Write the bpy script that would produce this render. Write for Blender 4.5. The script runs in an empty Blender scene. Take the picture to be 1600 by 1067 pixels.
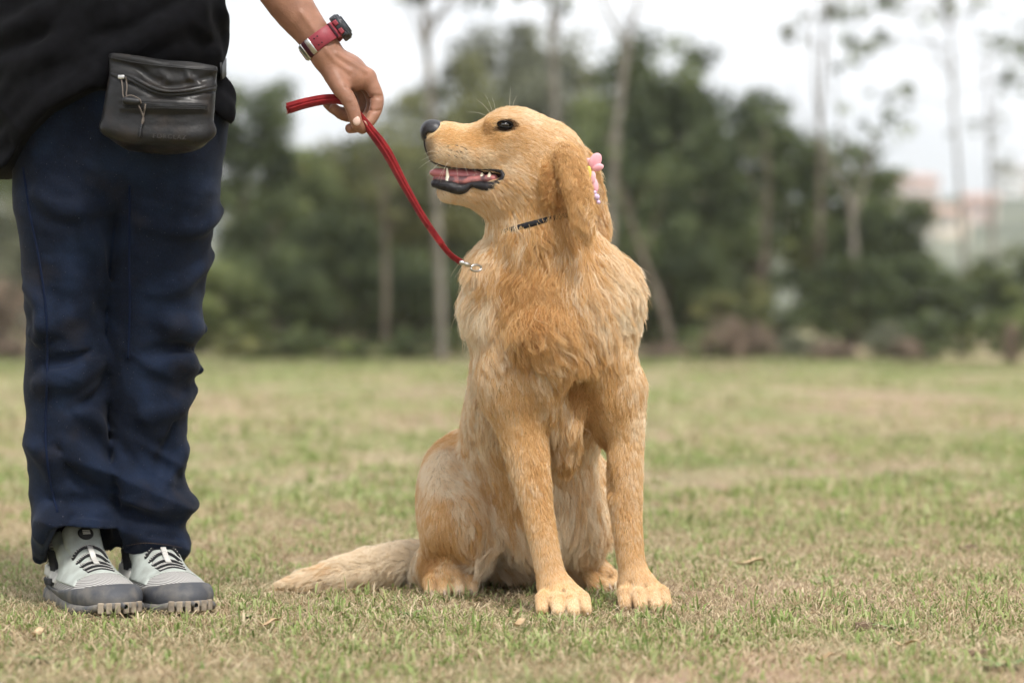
import bpy, math, random
import numpy as np
from mathutils import Vector, Matrix, kdtree
from mathutils import noise as mnoise

rng = np.random.default_rng(7)
random.seed(7)
SC = bpy.context.scene
COL = SC.collection
R = math.radians
FUR_N = 300000

# ------------------------------------------------------------------ camera
CAM_H, CAM_D, FPX, HOR = 0.455, 3.778, 3778.0, 500.0
cam_d = bpy.data.cameras.new('camera')
cam_d.lens = 85.0
cam_d.sensor_width = 36.0
cam_d.clip_start = 0.05
cam_d.clip_end = 6000.0
cam_d.shift_y = -(533.5 - HOR) / 1600.0
cam_d.dof.use_dof = True
cam_d.dof.focus_distance = 3.74
cam_d.dof.aperture_fstop = 2.8
cam_d.dof.aperture_blades = 9
cam = bpy.data.objects.new('camera', cam_d)
cam.location = (0, -CAM_D, CAM_H)
cam.rotation_euler = (R(90), 0, 0)
COL.objects.link(cam)
SC.camera = cam

# ------------------------------------------------------------------ sky and sun (bright thin overcast)
SUN_EL, SUN_AZ = 58.0, 152.0           # azimuth clockwise from +Y, seen from above
world = bpy.data.worlds.new('World')
SC.world = world
world.use_nodes = True
wn, wl = world.node_tree.nodes, world.node_tree.links
wn.clear()
w_out = wn.new('ShaderNodeOutputWorld')
w_bg = wn.new('ShaderNodeBackground')
w_sky = wn.new('ShaderNodeTexSky')
w_sky.sky_type = 'NISHITA'
w_sky.sun_disc = False
w_sky.sun_elevation = R(SUN_EL)
w_sky.sun_rotation = R(SUN_AZ)
w_sky.dust_density = 3.0
w_co = wn.new('ShaderNodeTexCoord')
w_map = wn.new('ShaderNodeMapping')
w_map.inputs['Scale'].default_value = (1.0, 1.0, 3.2)
w_no = wn.new('ShaderNodeTexNoise')
w_no.inputs['Scale'].default_value = 4.5
w_no.inputs['Detail'].default_value = 5.0
w_no.inputs['Roughness'].default_value = 0.55
w_ramp = wn.new('ShaderNodeValToRGB')
w_ramp.color_ramp.elements[0].position = 0.30
w_ramp.color_ramp.elements[0].color = (3.4, 3.55, 3.8, 1)
w_ramp.color_ramp.elements[1].position = 0.66
w_ramp.color_ramp.elements[1].color = (6.3, 6.3, 6.4, 1)
w_mix = wn.new('ShaderNodeMix')
w_mix.data_type = 'RGBA'
w_mix.inputs[0].default_value = 0.9     # thin cloud over the blue
wl.new(w_co.outputs['Generated'], w_map.inputs['Vector'])
wl.new(w_map.outputs['Vector'], w_no.inputs['Vector'])
wl.new(w_no.outputs['Fac'], w_ramp.inputs['Fac'])
wl.new(w_sky.outputs['Color'], w_mix.inputs[6])
wl.new(w_ramp.outputs['Color'], w_mix.inputs[7])
wl.new(w_mix.outputs[2], w_bg.inputs['Color'])
w_bg.inputs['Strength'].default_value = 0.10
wl.new(w_bg.outputs['Background'], w_out.inputs['Surface'])

sun_d = bpy.data.lights.new('sun', 'SUN')
sun_d.energy = 1.5
sun_d.angle = R(13)
sun_d.color = (1.0, 0.96, 0.90)
sun = bpy.data.objects.new('sun', sun_d)
_a, _e = R(SUN_AZ), R(SUN_EL)
_to = Vector((math.sin(_a) * math.cos(_e), math.cos(_a) * math.cos(_e), math.sin(_e)))
sun.rotation_euler = _to.to_track_quat('Z', 'Y').to_euler()
sun.location = _to * 20
COL.objects.link(sun)

SC.view_settings.view_transform = 'Standard'
SC.view_settings.look = 'None'
SC.view_settings.exposure = 1.35
SC.view_settings.gamma = 1.0
SC.cycles.use_denoising = True
SC.cycles.use_adaptive_sampling = True
SC.cycles.adaptive_threshold = 0.03
SC.cycles.max_bounces = 6
SC.cycles.diffuse_bounces = 3
SC.cycles.glossy_bounces = 2
SC.cycles.transmission_bounces = 4
SC.cycles.transparent_max_bounces = 16
SC.cycles.volume_bounces = 1
SC.cycles_curves.shape = 'RIBBONS'

# ------------------------------------------------------------------ measuring: photo pixel + depth -> metres
def P(px, py, dy=0.0):
    s = (CAM_D + dy) / FPX
    return np.array([(px - 800.0) * s, dy, CAM_H + (HOR - py) * s])

def G(px, dy, z):
    s = (CAM_D + dy) / FPX
    return np.array([(px - 800.0) * s, dy, z])

def ground_dy(py):
    return CAM_H * FPX / (py - HOR) - CAM_D

# ------------------------------------------------------------------ objects, names, labels
def tag(o, label=None, cat=None, group=None, kind=None):
    if label: o['label'] = label
    if cat: o['category'] = cat
    if group: o['group'] = group
    if kind: o['kind'] = kind
    return o

def empty(name, loc=(0, 0, 0), label=None, cat=None, group=None, parent=None):
    o = bpy.data.objects.new(name, None)
    o.empty_display_size = 0.05
    o.location = loc
    COL.objects.link(o)
    if parent: o.parent = parent
    return tag(o, label, cat, group)

def link(name, me, mat=None, parent=None, smooth=True):
    """me is built in world space; with a parent at loc the vertices are moved into its frame"""
    o = bpy.data.objects.new(name, me)
    COL.objects.link(o)
    if mat is not None:
        me.materials.append(mat)
    if parent is not None:
        o.parent = parent
        off = Vector((0, 0, 0))
        q = parent
        while q is not None:
            off += q.location
            q = q.parent
        o.location = -off
    if smooth and hasattr(me, 'polygons') and len(me.polygons):
        me.polygons.foreach_set('use_smooth', np.ones(len(me.polygons), dtype=bool))
    return o

def np_mesh(name, V, faces, n=4):
    """V (N,3), faces (M,n)"""
    me = bpy.data.meshes.new(name)
    V = np.asarray(V, dtype=np.float32)
    faces = np.asarray(faces, dtype=np.int32)
    me.vertices.add(len(V))
    me.vertices.foreach_set('co', V.ravel())
    me.loops.add(faces.size)
    me.loops.foreach_set('vertex_index', faces.ravel())
    me.polygons.add(len(faces))
    me.polygons.foreach_set('loop_start', np.arange(len(faces), dtype=np.int32) * n)
    me.update(calc_edges=True)
    return me

def py_mesh(name, V, F):
    me = bpy.data.meshes.new(name)
    me.from_pydata([tuple(map(float, v)) for v in V], [], [tuple(int(i) for i in f) for f in F])
    me.update()
    return me

def box_mesh(name, c, s, rot=None, bev=0.0):
    import bmesh
    bm = bmesh.new()
    bmesh.ops.create_cube(bm, size=1.0)
    bmesh.ops.scale(bm, vec=Vector(s), verts=bm.verts)
    if bev > 0:
        bmesh.ops.bevel(bm, geom=bm.edges[:] + bm.verts[:], offset=bev, segments=2, profile=0.6, affect='EDGES')
    M = Matrix.Translation(Vector(c)) @ (rot.to_4x4() if rot is not None else Matrix.Identity(4))
    bm.transform(M)
    me = bpy.data.meshes.new(name)
    bm.to_mesh(me)
    bm.free()
    return me

def frame_along(pts):
    pts = np.asarray(pts, float)
    T = np.gradient(pts, axis=0)
    T /= np.linalg.norm(T, axis=1)[:, None] + 1e-12
    return pts, T

def spline(pts, n):
    """Catmull-Rom through pts (any dimension)"""
    pts = np.asarray(pts, float)
    m = len(pts)
    if m == 2:
        t = np.linspace(0, 1, n)[:, None]
        return pts[0] * (1 - t) + pts[1] * t
    ext = np.vstack([2 * pts[0] - pts[1], pts, 2 * pts[-1] - pts[-2]])
    u = np.linspace(0, m - 1 - 1e-9, n)
    i = u.astype(int)
    t = (u - i)[:, None]
    p0, p1, p2, p3 = ext[i], ext[i + 1], ext[i + 2], ext[i + 3]
    return 0.5 * (2 * p1 + (p2 - p0) * t + (2 * p0 - 5 * p1 + 4 * p2 - p3) * t**2 + (3 * p1 - p0 - 3 * p2 + p3) * t**3)

def sweep(name, pts, prof, ref=(0, 1, 0), scale=None, cap=True):
    """sweep a closed 2D profile (k,2) along pts; profile x axis lies along ref"""
    pts, T = frame_along(pts)
    ref = np.asarray(ref, float)
    if ref.ndim == 1:
        ref = np.repeat(ref[None], len(pts), 0)
    A = ref - (ref * T).sum(1)[:, None] * T
    A /= np.linalg.norm(A, axis=1)[:, None] + 1e-12
    B = np.cross(T, A)
    prof = np.asarray(prof, float)
    k = len(prof)
    sc = np.ones(len(pts)) if scale is None else np.asarray(scale, float)
    V = pts[:, None, :] + (A[:, None, :] * prof[None, :, 0:1] + B[:, None, :] * prof[None, :, 1:2]) * sc[:, None, None]
    V = V.reshape(-1, 3)
    F = []
    for i in range(len(pts) - 1):
        for j in range(k):
            a, b = i * k + j, i * k + (j + 1) % k
            F.append((a, b, b + k, a + k))
    if cap:
        F.append(tuple(range(k - 1, -1, -1)))
        F.append(tuple((len(pts) - 1) * k + j for j in range(k)))
    return py_mesh(name, V, F)

def circle(r, k=8, ry=None):
    a = np.linspace(0, 2 * np.pi, k, endpoint=False)
    return np.stack([np.cos(a) * r, np.sin(a) * (ry if ry else r)], 1)

def rrect(w, h, b):
    """rounded rectangle profile"""
    w, h = w / 2, h / 2
    return np.array([(w - b, -h), (w, -h + b), (w, h - b), (w - b, h), (-w + b, h), (-w, h - b), (-w, -h + b), (-w + b, -h)])

# ------------------------------------------------------------------ implicit modelling on a grid, meshed with surface nets
def axis(*segs):
    """axis((a, b, step), (b, c, step2), ...) -> increasing coordinates"""
    out = []
    for a, b, s in segs:
        n = max(1, int(round((b - a) / s)))
        out.append(np.linspace(a, b, n, endpoint=False))
    out.append([segs[-1][1]])
    return np.concatenate(out).astype(np.float32)

def smin(a, b, k):
    if k <= 0: return np.minimum(a, b)
    h = np.maximum(k - np.abs(a - b), 0) / k
    return np.minimum(a, b) - h * h * k * 0.25

class Ell:
    def __init__(self, c, r, rot=None):
        self.c = np.asarray(c, np.float32); self.r = np.asarray(r, np.float32)
        self.rot = None if rot is None else np.array(rot, np.float32)   # columns: local axes in world
        m = float(self.r.max())
        self.lo, self.hi = self.c - m, self.c + m
    def __call__(self, X, Y, Z):
        x, y, z = X - self.c[0], Y - self.c[1], Z - self.c[2]
        if self.rot is not None:
            q = self.rot
            x, y, z = x * q[0, 0] + y * q[1, 0] + z * q[2, 0], x * q[0, 1] + y * q[1, 1] + z * q[2, 1], x * q[0, 2] + y * q[1, 2] + z * q[2, 2]
        rx, ry, rz = self.r
        k0 = np.sqrt((x / rx)**2 + (y / ry)**2 + (z / rz)**2)
        k1 = np.sqrt((x / rx**2)**2 + (y / ry**2)**2 + (z / rz**2)**2) + 1e-6
        return k0 * (k0 - 1.0) / k1

class Cone:
    """rounded cone p0-p1; sq = (axis vector, factor) stretches its section along that axis"""
    def __init__(self, p0, p1, r0, r1, sq=None):
        self.a = np.asarray(p0, np.float32); self.b = np.asarray(p1, np.float32)
        self.r0, self.r1 = float(r0), float(r1)
        self.sq = None
        f = 1.0
        if sq is not None:
            ax = np.asarray(sq[0], np.float32); ax = ax / np.linalg.norm(ax)
            self.sq = (ax, float(sq[1])); f = max(1.0, sq[1])
        m = max(r0, r1) * f
        self.lo = np.minimum(self.a, self.b) - m; self.hi = np.maximum(self.a, self.b) + m
    def __call__(self, X, Y, Z):
        d = self.b - self.a
        L2 = float((d * d).sum()) + 1e-12
        x, y, z = X - self.a[0], Y - self.a[1], Z - self.a[2]
        t = np.clip((x * d[0] + y * d[1] + z * d[2]) / L2, 0, 1)
        x, y, z = x - t * d[0], y - t * d[1], z - t * d[2]
        q2 = x * x + y * y + z * z
        f = 1.0
        if self.sq is not None:
            ax, f = self.sq
            w = x * ax[0] + y * ax[1] + z * ax[2]
            q2 = q2 - w * w + (w / f)**2
            f = min(1.0, f)
        return (np.sqrt(np.maximum(q2, 0)) - (self.r0 + t * (self.r1 - self.r0))) * f

class Chain:
    """a smooth limb through (point, radius) pairs"""
    def __init__(self, pts, sq=None):
        q = np.array([[*p, r] for p, r in pts], float)
        if len(q) > 2:
            q = spline(q, (len(q) - 1) * 4 + 1)
        self.cs = [Cone(a[:3], b[:3], max(a[3], 1e-3), max(b[3], 1e-3), sq) for a, b in zip(q[:-1], q[1:])]
        self.lo = np.min([c.lo for c in self.cs], 0); self.hi = np.max([c.hi for c in self.cs], 0)
    def __call__(self, X, Y, Z):
        d = self.cs[0](X, Y, Z)
        for c in self.cs[1:]:
            d = np.minimum(d, c(X, Y, Z))
        return d

class Box:
    """rounded box, rot columns = local axes"""
    def __init__(self, c, h, b, rot=None):
        self.c = np.asarray(c, np.float32); self.h = np.asarray(h, np.float32) - b; self.bv = b
        self.rot = None if rot is None else np.array(rot, np.float32)
        m = float(np.linalg.norm(h))
        self.lo, self.hi = self.c - m, self.c + m
    def __call__(self, X, Y, Z):
        x, y, z = X - self.c[0], Y - self.c[1], Z - self.c[2]
        if self.rot is not None:
            q = self.rot
            x, y, z = x * q[0, 0] + y * q[1, 0] + z * q[2, 0], x * q[0, 1] + y * q[1, 1] + z * q[2, 1], x * q[0, 2] + y * q[1, 2] + z * q[2, 2]
        x, y, z = np.abs(x) - self.h[0], np.abs(y) - self.h[1], np.abs(z) - self.h[2]
        return np.sqrt(np.maximum(x, 0)**2 + np.maximum(y, 0)**2 + np.maximum(z, 0)**2) + np.minimum(np.maximum(x, np.maximum(y, z)), 0) - self.bv

class Field:
    def __init__(self, xs, ys, zs):
        self.ax = (xs, ys, zs)
        self.F = np.full((len(xs), len(ys), len(zs)), 0.5, np.float32)
        self.X, self.Y, self.Z = xs[:, None, None], ys[None, :, None], zs[None, None, :]
    def _blk(self, prim, m):
        sl = []
        for i in range(3):
            a = int(np.searchsorted(self.ax[i], prim.lo[i] - m)); b = int(np.searchsorted(self.ax[i], prim.hi[i] + m))
            sl.append(slice(a, max(b, a)))
        return tuple(sl)
    def _ev(self, prim, m):
        s = self._blk(prim, m)
        if min(x.stop - x.start for x in s) <= 0: return None, None
        return s, prim(self.X[s[0]], self.Y[:, s[1]], self.Z[:, :, s[2]]).astype(np.float32)
    def add(self, prim, k=0.02):
        s, d = self._ev(prim, k + 0.012)
        if s is not None: self.F[s] = smin(self.F[s], d, k)
        return self
    def sub(self, prim, k=0.01):
        s, d = self._ev(prim, k + 0.012)
        if s is not None: self.F[s] = -smin(-self.F[s], d, k)
        return self
    def chain(self, pts, k=0.02, sq=None):
        """pts: list of (xyz array, radius); smoothed and joined to the field as one limb"""
        return self.add(Chain(pts, sq), k)
    def pchain(self, pts, k=0.02, sq=None):
        return self.chain([(P(*q[:3]), q[3]) for q in pts], k, sq)
    def value(self, pts):
        """trilinear field value at points (N,3)"""
        pts = np.asarray(pts, np.float32)
        idx, fr = [], []
        for i in range(3):
            a = self.ax[i]
            j = np.clip(np.searchsorted(a, pts[:, i]) - 1, 0, len(a) - 2)
            idx.append(j); fr.append(np.clip((pts[:, i] - a[j]) / (a[j + 1] - a[j]), 0, 1))
        out = 0
        for dx in (0, 1):
            for dy in (0, 1):
                for dz in (0, 1):
                    w = (fr[0] if dx else 1 - fr[0]) * (fr[1] if dy else 1 - fr[1]) * (fr[2] if dz else 1 - fr[2])
                    out = out + w * self.F[idx[0] + dx, idx[1] + dy, idx[2] + dz]
        return out
    def hit(self, px, py, y0=None, y1=None, default=0.05):
        """first surface point along the sight line through a photo pixel"""
        ys = np.arange(self.ax[1][0] if y0 is None else y0, self.ax[1][-1] if y1 is None else y1, 0.001)
        s = (CAM_D + ys) / FPX
        pts = np.stack([(px - 800) * s, ys, CAM_H + (HOR - py) * s], 1)
        ok = (pts[:, 0] > self.ax[0][0]) & (pts[:, 0] < self.ax[0][-1]) & (pts[:, 2] > self.ax[2][0]) & (pts[:, 2] < self.ax[2][-1])
        v = self.value(pts)
        j = np.nonzero((v < 0) & ok)[0]
        if len(j) == 0:
            j = [int(np.argmin(np.where(ok, v, 9)))]
        return pts[j[0]]
    def down(self, x, y, z0=None, up=False):
        zs = self.ax[2][::-1] if not up else self.ax[2]
        zs = np.arange(self.ax[2][-1] if z0 is None else z0, self.ax[2][0], -0.0007)
        pts = np.stack([np.full_like(zs, x), np.full_like(zs, y), zs], 1)
        j = np.nonzero(self.value(pts) < 0)[0]
        return pts[j[0]] if len(j) else None
    def mesh(self, name, smooth=2):
        F = self.F
        xs, ys, zs = self.ax
        ins = F < 0
        c = np.zeros(tuple(n - 1 for n in F.shape), np.int8)
        for dx in (0, 1):
            for dy in (0, 1):
                for dz in (0, 1):
                    c += ins[dx:dx + c.shape[0], dy:dy + c.shape[1], dz:dz + c.shape[2]]
        act = (c > 0) & (c < 8)
        I = np.argwhere(act)
        vid = np.full(act.shape, -1, np.int32)
        vid[act] = np.arange(len(I), dtype=np.int32)
        acc = np.zeros((len(I), 3)); cnt = np.zeros(len(I))
        i, j, k = I[:, 0], I[:, 1], I[:, 2]
        for axn in range(3):
            for u in (0, 1):
                for v in (0, 1):
                    o0 = [0, 0, 0]; o1 = [0, 0, 0]
                    oth = [a for a in range(3) if a != axn]
                    o0[oth[0]] = o1[oth[0]] = u; o0[oth[1]] = o1[oth[1]] = v; o1[axn] = 1
                    fa = F[i + o0[0], j + o0[1], k + o0[2]]; fb = F[i + o1[0], j + o1[1], k + o1[2]]
                    m = (fa < 0) != (fb < 0)
                    t = np.where(m, fa / np.where(m, fa - fb, 1), 0)
                    pa = np.stack([xs[i + o0[0]], ys[j + o0[1]], zs[k + o0[2]]], 1)
                    pb = np.stack([xs[i + o1[0]], ys[j + o1[1]], zs[k + o1[2]]], 1)
                    acc += (pa + (pb - pa) * t[:, None]) * m[:, None]; cnt += m
        V = acc / np.maximum(cnt, 1)[:, None]
        Q = []
        for axn in range(3):
            sl0 = [slice(1, -1)] * 3; sl1 = [slice(1, -1)] * 3
            sl0[axn] = slice(0, -1); sl1[axn] = slice(1, None)
            a = ins[tuple(sl0)]; b = ins[tuple(sl1)]
            for flip in (False, True):
                E = np.argwhere((a & ~b) if not flip else (~a & b))
                if not len(E): continue
                off = np.ones(3, int); off[axn] = 0
                E = E + off
                o1, o2 = [x for x in range(3) if x != axn]
                if axn == 1: o1, o2 = o2, o1
                def cell(d1, d2):
                    q = E.copy(); q[:, o1] += d1; q[:, o2] += d2
                    return vid[q[:, 0], q[:, 1], q[:, 2]]
                q = np.stack([cell(-1, -1), cell(0, -1), cell(0, 0), cell(-1, 0)], 1)
                Q.append(q[:, ::-1] if flip else q)
        Q = np.concatenate(Q)
        Q = Q[(Q >= 0).all(1)]
        for _ in range(smooth):
            S = np.zeros_like(V); n = np.zeros(len(V))
            for a, b in ((0, 1), (1, 2), (2, 3), (3, 0)):
                np.add.at(S, Q[:, a], V[Q[:, b]]); np.add.at(n, Q[:, a], 1)
                np.add.at(S, Q[:, b], V[Q[:, a]]); np.add.at(n, Q[:, b], 1)
            V = V * 0.5 + 0.5 * S / np.maximum(n, 1)[:, None]
        self.V, self.Q = V, Q
        return np_mesh(name, V, Q, 4)

def vnoise(pts, scale, seed=0.0):
    """cheap smooth value noise in numpy, about -1..1"""
    q = np.asarray(pts, float) * scale + seed * 17.31 + 1000.0
    i = np.floor(q).astype(np.int64); f = q - i
    f = f * f * (3 - 2 * f)
    def h(a, b, c):
        n = (a * 73856093) ^ (b * 19349663) ^ (c * 83492791)
        n = (n ^ (n >> 13)) * 1274126177
        return ((n ^ (n >> 16)) & 0xFFFF) / 32767.5 - 1.0
    out = 0
    for dx in (0, 1):
        for dy in (0, 1):
            for dz in (0, 1):
                w = (f[..., 0] if dx else 1 - f[..., 0]) * (f[..., 1] if dy else 1 - f[..., 1]) * (f[..., 2] if dz else 1 - f[..., 2])
                out = out + w * h(i[..., 0] + dx, i[..., 1] + dy, i[..., 2] + dz)
    return out

# ------------------------------------------------------------------ materials
def mat(name, color, rough=0.7, spec=0.3, metal=0.0, noise=None, bump=None, sheen=0.0, coat=0.0, sub=0.0):
    """noise = (scale, colour2, detail[, low, high]); bump = (scale, strength[, distance])"""
    m = bpy.data.materials.new(name)
    m.use_nodes = True
    n, l = m.node_tree.nodes, m.node_tree.links
    b = n['Principled BSDF']
    b.inputs['Base Color'].default_value = (*color, 1)
    b.inputs['Roughness'].default_value = rough
    b.inputs['Specular IOR Level'].default_value = spec
    b.inputs['Metallic'].default_value = metal
    b.inputs['Sheen Weight'].default_value = sheen
    b.inputs['Coat Weight'].default_value = coat
    if sub:
        b.inputs['Subsurface Weight'].default_value = sub
        b.inputs['Subsurface Radius'].default_value = (0.008, 0.003, 0.0015)
        b.inputs['Subsurface Scale'].default_value = 1.0
    tc = n.new('ShaderNodeTexCoord')
    if noise:
        t = n.new('ShaderNodeTexNoise'); t.inputs['Scale'].default_value = noise[0]; t.inputs['Detail'].default_value = noise[2]
        l.new(tc.outputs['Object'], t.inputs['Vector'])
        r = n.new('ShaderNodeValToRGB')
        r.color_ramp.elements[0].color = (*color, 1); r.color_ramp.elements[1].color = (*noise[1], 1)
        r.color_ramp.elements[0].position = noise[3] if len(noise) > 3 else 0.35
        r.color_ramp.elements[1].position = noise[4] if len(noise) > 4 else 0.65
        l.new(t.outputs['Fac'], r.inputs['Fac']); l.new(r.outputs['Color'], b.inputs['Base Color'])
    if bump:
        t = n.new('ShaderNodeTexNoise'); t.inputs['Scale'].default_value = bump[0]; t.inputs['Detail'].default_value = 4
        l.new(tc.outputs['Object'], t.inputs['Vector'])
        bp = n.new('ShaderNodeBump'); bp.inputs['Strength'].default_value = bump[1]
        bp.inputs['Distance'].default_value = bump[2] if len(bump) > 2 else 0.002
        l.new(t.outputs['Fac'], bp.inputs['Height']); l.new(bp.outputs['Normal'], b.inputs['Normal'])
    return m

def attr_mat(name, attr='col', rough=0.8, trans=0.0, spec=0.15, sheen=0.0):
    """colour from a mesh or curve attribute, with some light passing through (leaves, blades)"""
    m = bpy.data.materials.new(name)
    m.use_nodes = True
    n, l = m.node_tree.nodes, m.node_tree.links
    b = n['Principled BSDF']
    a = n.new('ShaderNodeAttribute'); a.attribute_name = attr
    l.new(a.outputs['Color'], b.inputs['Base Color'])
    b.inputs['Roughness'].default_value = rough
    b.inputs['Specular IOR Level'].default_value = spec
    b.inputs['Sheen Weight'].default_value = sheen
    if trans > 0:
        tr = n.new('ShaderNodeBsdfTranslucent'); mx = n.new('ShaderNodeMixShader')
        mx.inputs[0].default_value = trans
        l.new(a.outputs['Color'], tr.inputs['Color'])
        l.new(b.outputs[0], mx.inputs[1]); l.new(tr.outputs[0], mx.inputs[2])
        l.new(mx.outputs[0], n['Material Output'].inputs['Surface'])
    return m

def set_col(me, rgb, domain='POINT'):
    a = me.attributes.new('col', 'FLOAT_COLOR', domain)
    c = np.ones((len(rgb), 4), np.float32); c[:, :3] = rgb
    a.data.foreach_set('color', c.ravel())
# ================================================================== the land
def XD(px, Dm):
    """sideways metres of a photo column at Dm metres from the camera"""
    return (px - 800.0) * Dm / FPX

def ZD(py, Dm):
    return CAM_H + (HOR - py) * Dm / FPX

def ground_mat():
    m = bpy.data.materials.new('trodden_lawn')
    m.use_nodes = True
    n, l = m.node_tree.nodes, m.node_tree.links
    b = n['Principled BSDF']
    b.inputs['Roughness'].default_value = 0.95
    b.inputs['Specular IOR Level'].default_value = 0.1
    tc = n.new('ShaderNodeTexCoord')
    def noi(scale, detail, rough=0.55, dist=0.0):
        t = n.new('ShaderNodeTexNoise')
        t.inputs['Scale'].default_value = scale; t.inputs['Detail'].default_value = detail
        t.inputs['Roughness'].default_value = rough; t.inputs['Distortion'].default_value = dist
        l.new(tc.outputs['Object'], t.inputs['Vector'])
        return t.outputs['Fac']
    def ramp(f, stops):
        r = n.new('ShaderNodeValToRGB')
        e = r.color_ramp.elements
        e[0].position, e[0].color = stops[0][0], (*stops[0][1], 1)
        e[1].position, e[1].color = stops[-1][0], (*stops[-1][1], 1)
        for p, c in stops[1:-1]:
            q = e.new(p); q.color = (*c, 1)
        l.new(f, r.inputs['Fac'])
        return r.outputs['Color']
    def mix(f, a, c):
        x = n.new('ShaderNodeMix'); x.data_type = 'RGBA'
        l.new(f, x.inputs[0]); l.new(a, x.inputs[6]); l.new(c, x.inputs[7])
        return x.outputs[2]
    soil = ramp(noi(38, 6, 0.7), [(0.3, (0.17, 0.115, 0.075)), (0.5, (0.34, 0.255, 0.17)), (0.72, (0.50, 0.40, 0.285))])
    green = ramp(noi(24, 6, 0.7), [(0.3, (0.10, 0.125, 0.045)), (0.55, (0.235, 0.265, 0.10)), (0.75, (0.38, 0.37, 0.19))])
    bare = ramp(noi(9, 5), [(0.3, (0.42, 0.285, 0.205)), (0.7, (0.54, 0.40, 0.295))])
    patch = ramp(noi(0.75, 4, 0.6, 0.3), [(0.40, (0, 0, 0)), (0.58, (1, 1, 1))])
    patch2 = ramp(noi(0.50, 6, 0.65, 0.3), [(0.54, (0, 0, 0)), (0.64, (1, 1, 1))])
    c = mix(patch, soil, green)
    c = mix(patch2, c, bare)
    l.new(c, b.inputs['Base Color'])
    bp = n.new('ShaderNodeBump'); bp.inputs['Strength'].default_value = 0.9; bp.inputs['Distance'].default_value = 0.012
    l.new(noi(60, 6, 0.7), bp.inputs['Height']); l.new(bp.outputs['Normal'], b.inputs['Normal'])
    return m

gx = np.concatenate([[-900, -400, -150, -40], np.linspace(-12, 12, 97), [40, 150, 400, 900]])
gy = np.concatenate([[-60, -20, -8], np.linspace(-5, 12, 86), np.linspace(13, 40, 40), [60, 120, 300, 700, 1330]])
GX, GY = np.meshgrid(gx, gy, indexing='ij')
def lay(x, y):
    """height of the lawn: gentle unevenness, level where dog and person are"""
    q = np.stack([x, y, np.zeros_like(x)], -1)
    h = 0.028 * vnoise(q, 0.8, 3) + 0.012 * vnoise(q, 2.6, 4)
    far = np.clip((y - 1.2) / 3.0, 0, 1)
    near = np.clip((-0.35 - y) / 0.6, 0, 1) * 0.3
    return h * np.clip(far + near, 0, 1) * np.clip((60 - y) / 20, 0, 1) + 0.02 * np.exp(-((y - 20.5) / 1.8)**2) * np.clip(0.5 + vnoise(q, 0.25, 9), 0, 1)
GZ = lay(GX, GY)
nxg, nyg = GX.shape
gid = np.arange(nxg * nyg).reshape(nxg, nyg)
gq = np.stack([gid[:-1, :-1], gid[1:, :-1], gid[1:, 1:], gid[:-1, 1:]], -1).reshape(-1, 4)
ground = link('ground', np_mesh('ground', np.stack([GX, GY, GZ], -1).reshape(-1, 3), gq), ground_mat())
tag(ground, kind='structure')

# ---- hills beyond the valley
def hill(name, y0, y1, height, seed, fx, m, nx=90, ny=26, x0=-900, x1=900):
    xs = np.linspace(x0, x1, nx); ys = np.linspace(y0, y1, ny)
    X, Y = np.meshgrid(xs, ys, indexing='ij')
    t = (Y - y0) / (y1 - y0)
    q = np.stack([X, Y * 0.4, np.zeros_like(X)], -1)
    Z = height * fx(X) * np.sin(np.clip(t, 0, 1) * math.pi * 0.62) ** 1.2 * (0.86 + 0.22 * vnoise(q, 0.006, seed)) + 1.5 * vnoise(q, 0.04, seed + 1) * t - 0.6
    i = np.arange(nx * ny).reshape(nx, ny)
    f = np.stack([i[:-1, :-1], i[1:, :-1], i[1:, 1:], i[:-1, 1:]], -1).reshape(-1, 4)
    o = link(name, np_mesh(name, np.stack([X, Y, Z], -1).reshape(-1, 3), f), m)
    tag(o, kind='structure')
    def height_at(x, y):
        a = np.clip((x - x0) / (x1 - x0) * (nx - 1), 0, nx - 1.001); b = np.clip((y - y0) / (y1 - y0) * (ny - 1), 0, ny - 1.001)
        ia, ib = int(a), int(b); fa, fb = a - ia, b - ib
        return (Z[ia, ib] * (1 - fa) + Z[ia + 1, ib] * fa) * (1 - fb) + (Z[ia, ib + 1] * (1 - fa) + Z[ia + 1, ib + 1] * fa) * fb
    return height_at
hill_m = mat('hillside', (0.085, 0.10, 0.065), 0.95, 0.05, noise=(0.02, (0.21, 0.215, 0.155), 8, 0.35, 0.68))
hill_f = mat('far_hillside', (0.060, 0.085, 0.075), 0.95, 0.05, noise=(0.006, (0.10, 0.13, 0.10), 6))
near_h = hill('hill', 180, 540, 26, 5, lambda x: 0.78 + 0.22 * np.clip(x / 105, -1, 1), hill_m, x0=-280, x1=340)
hill('hill', 620, 1250, 62, 8, lambda x: 0.9 + 0.13 * np.sin(x / 105 + 0.6), hill_f, x0=-800, x1=800)

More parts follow.
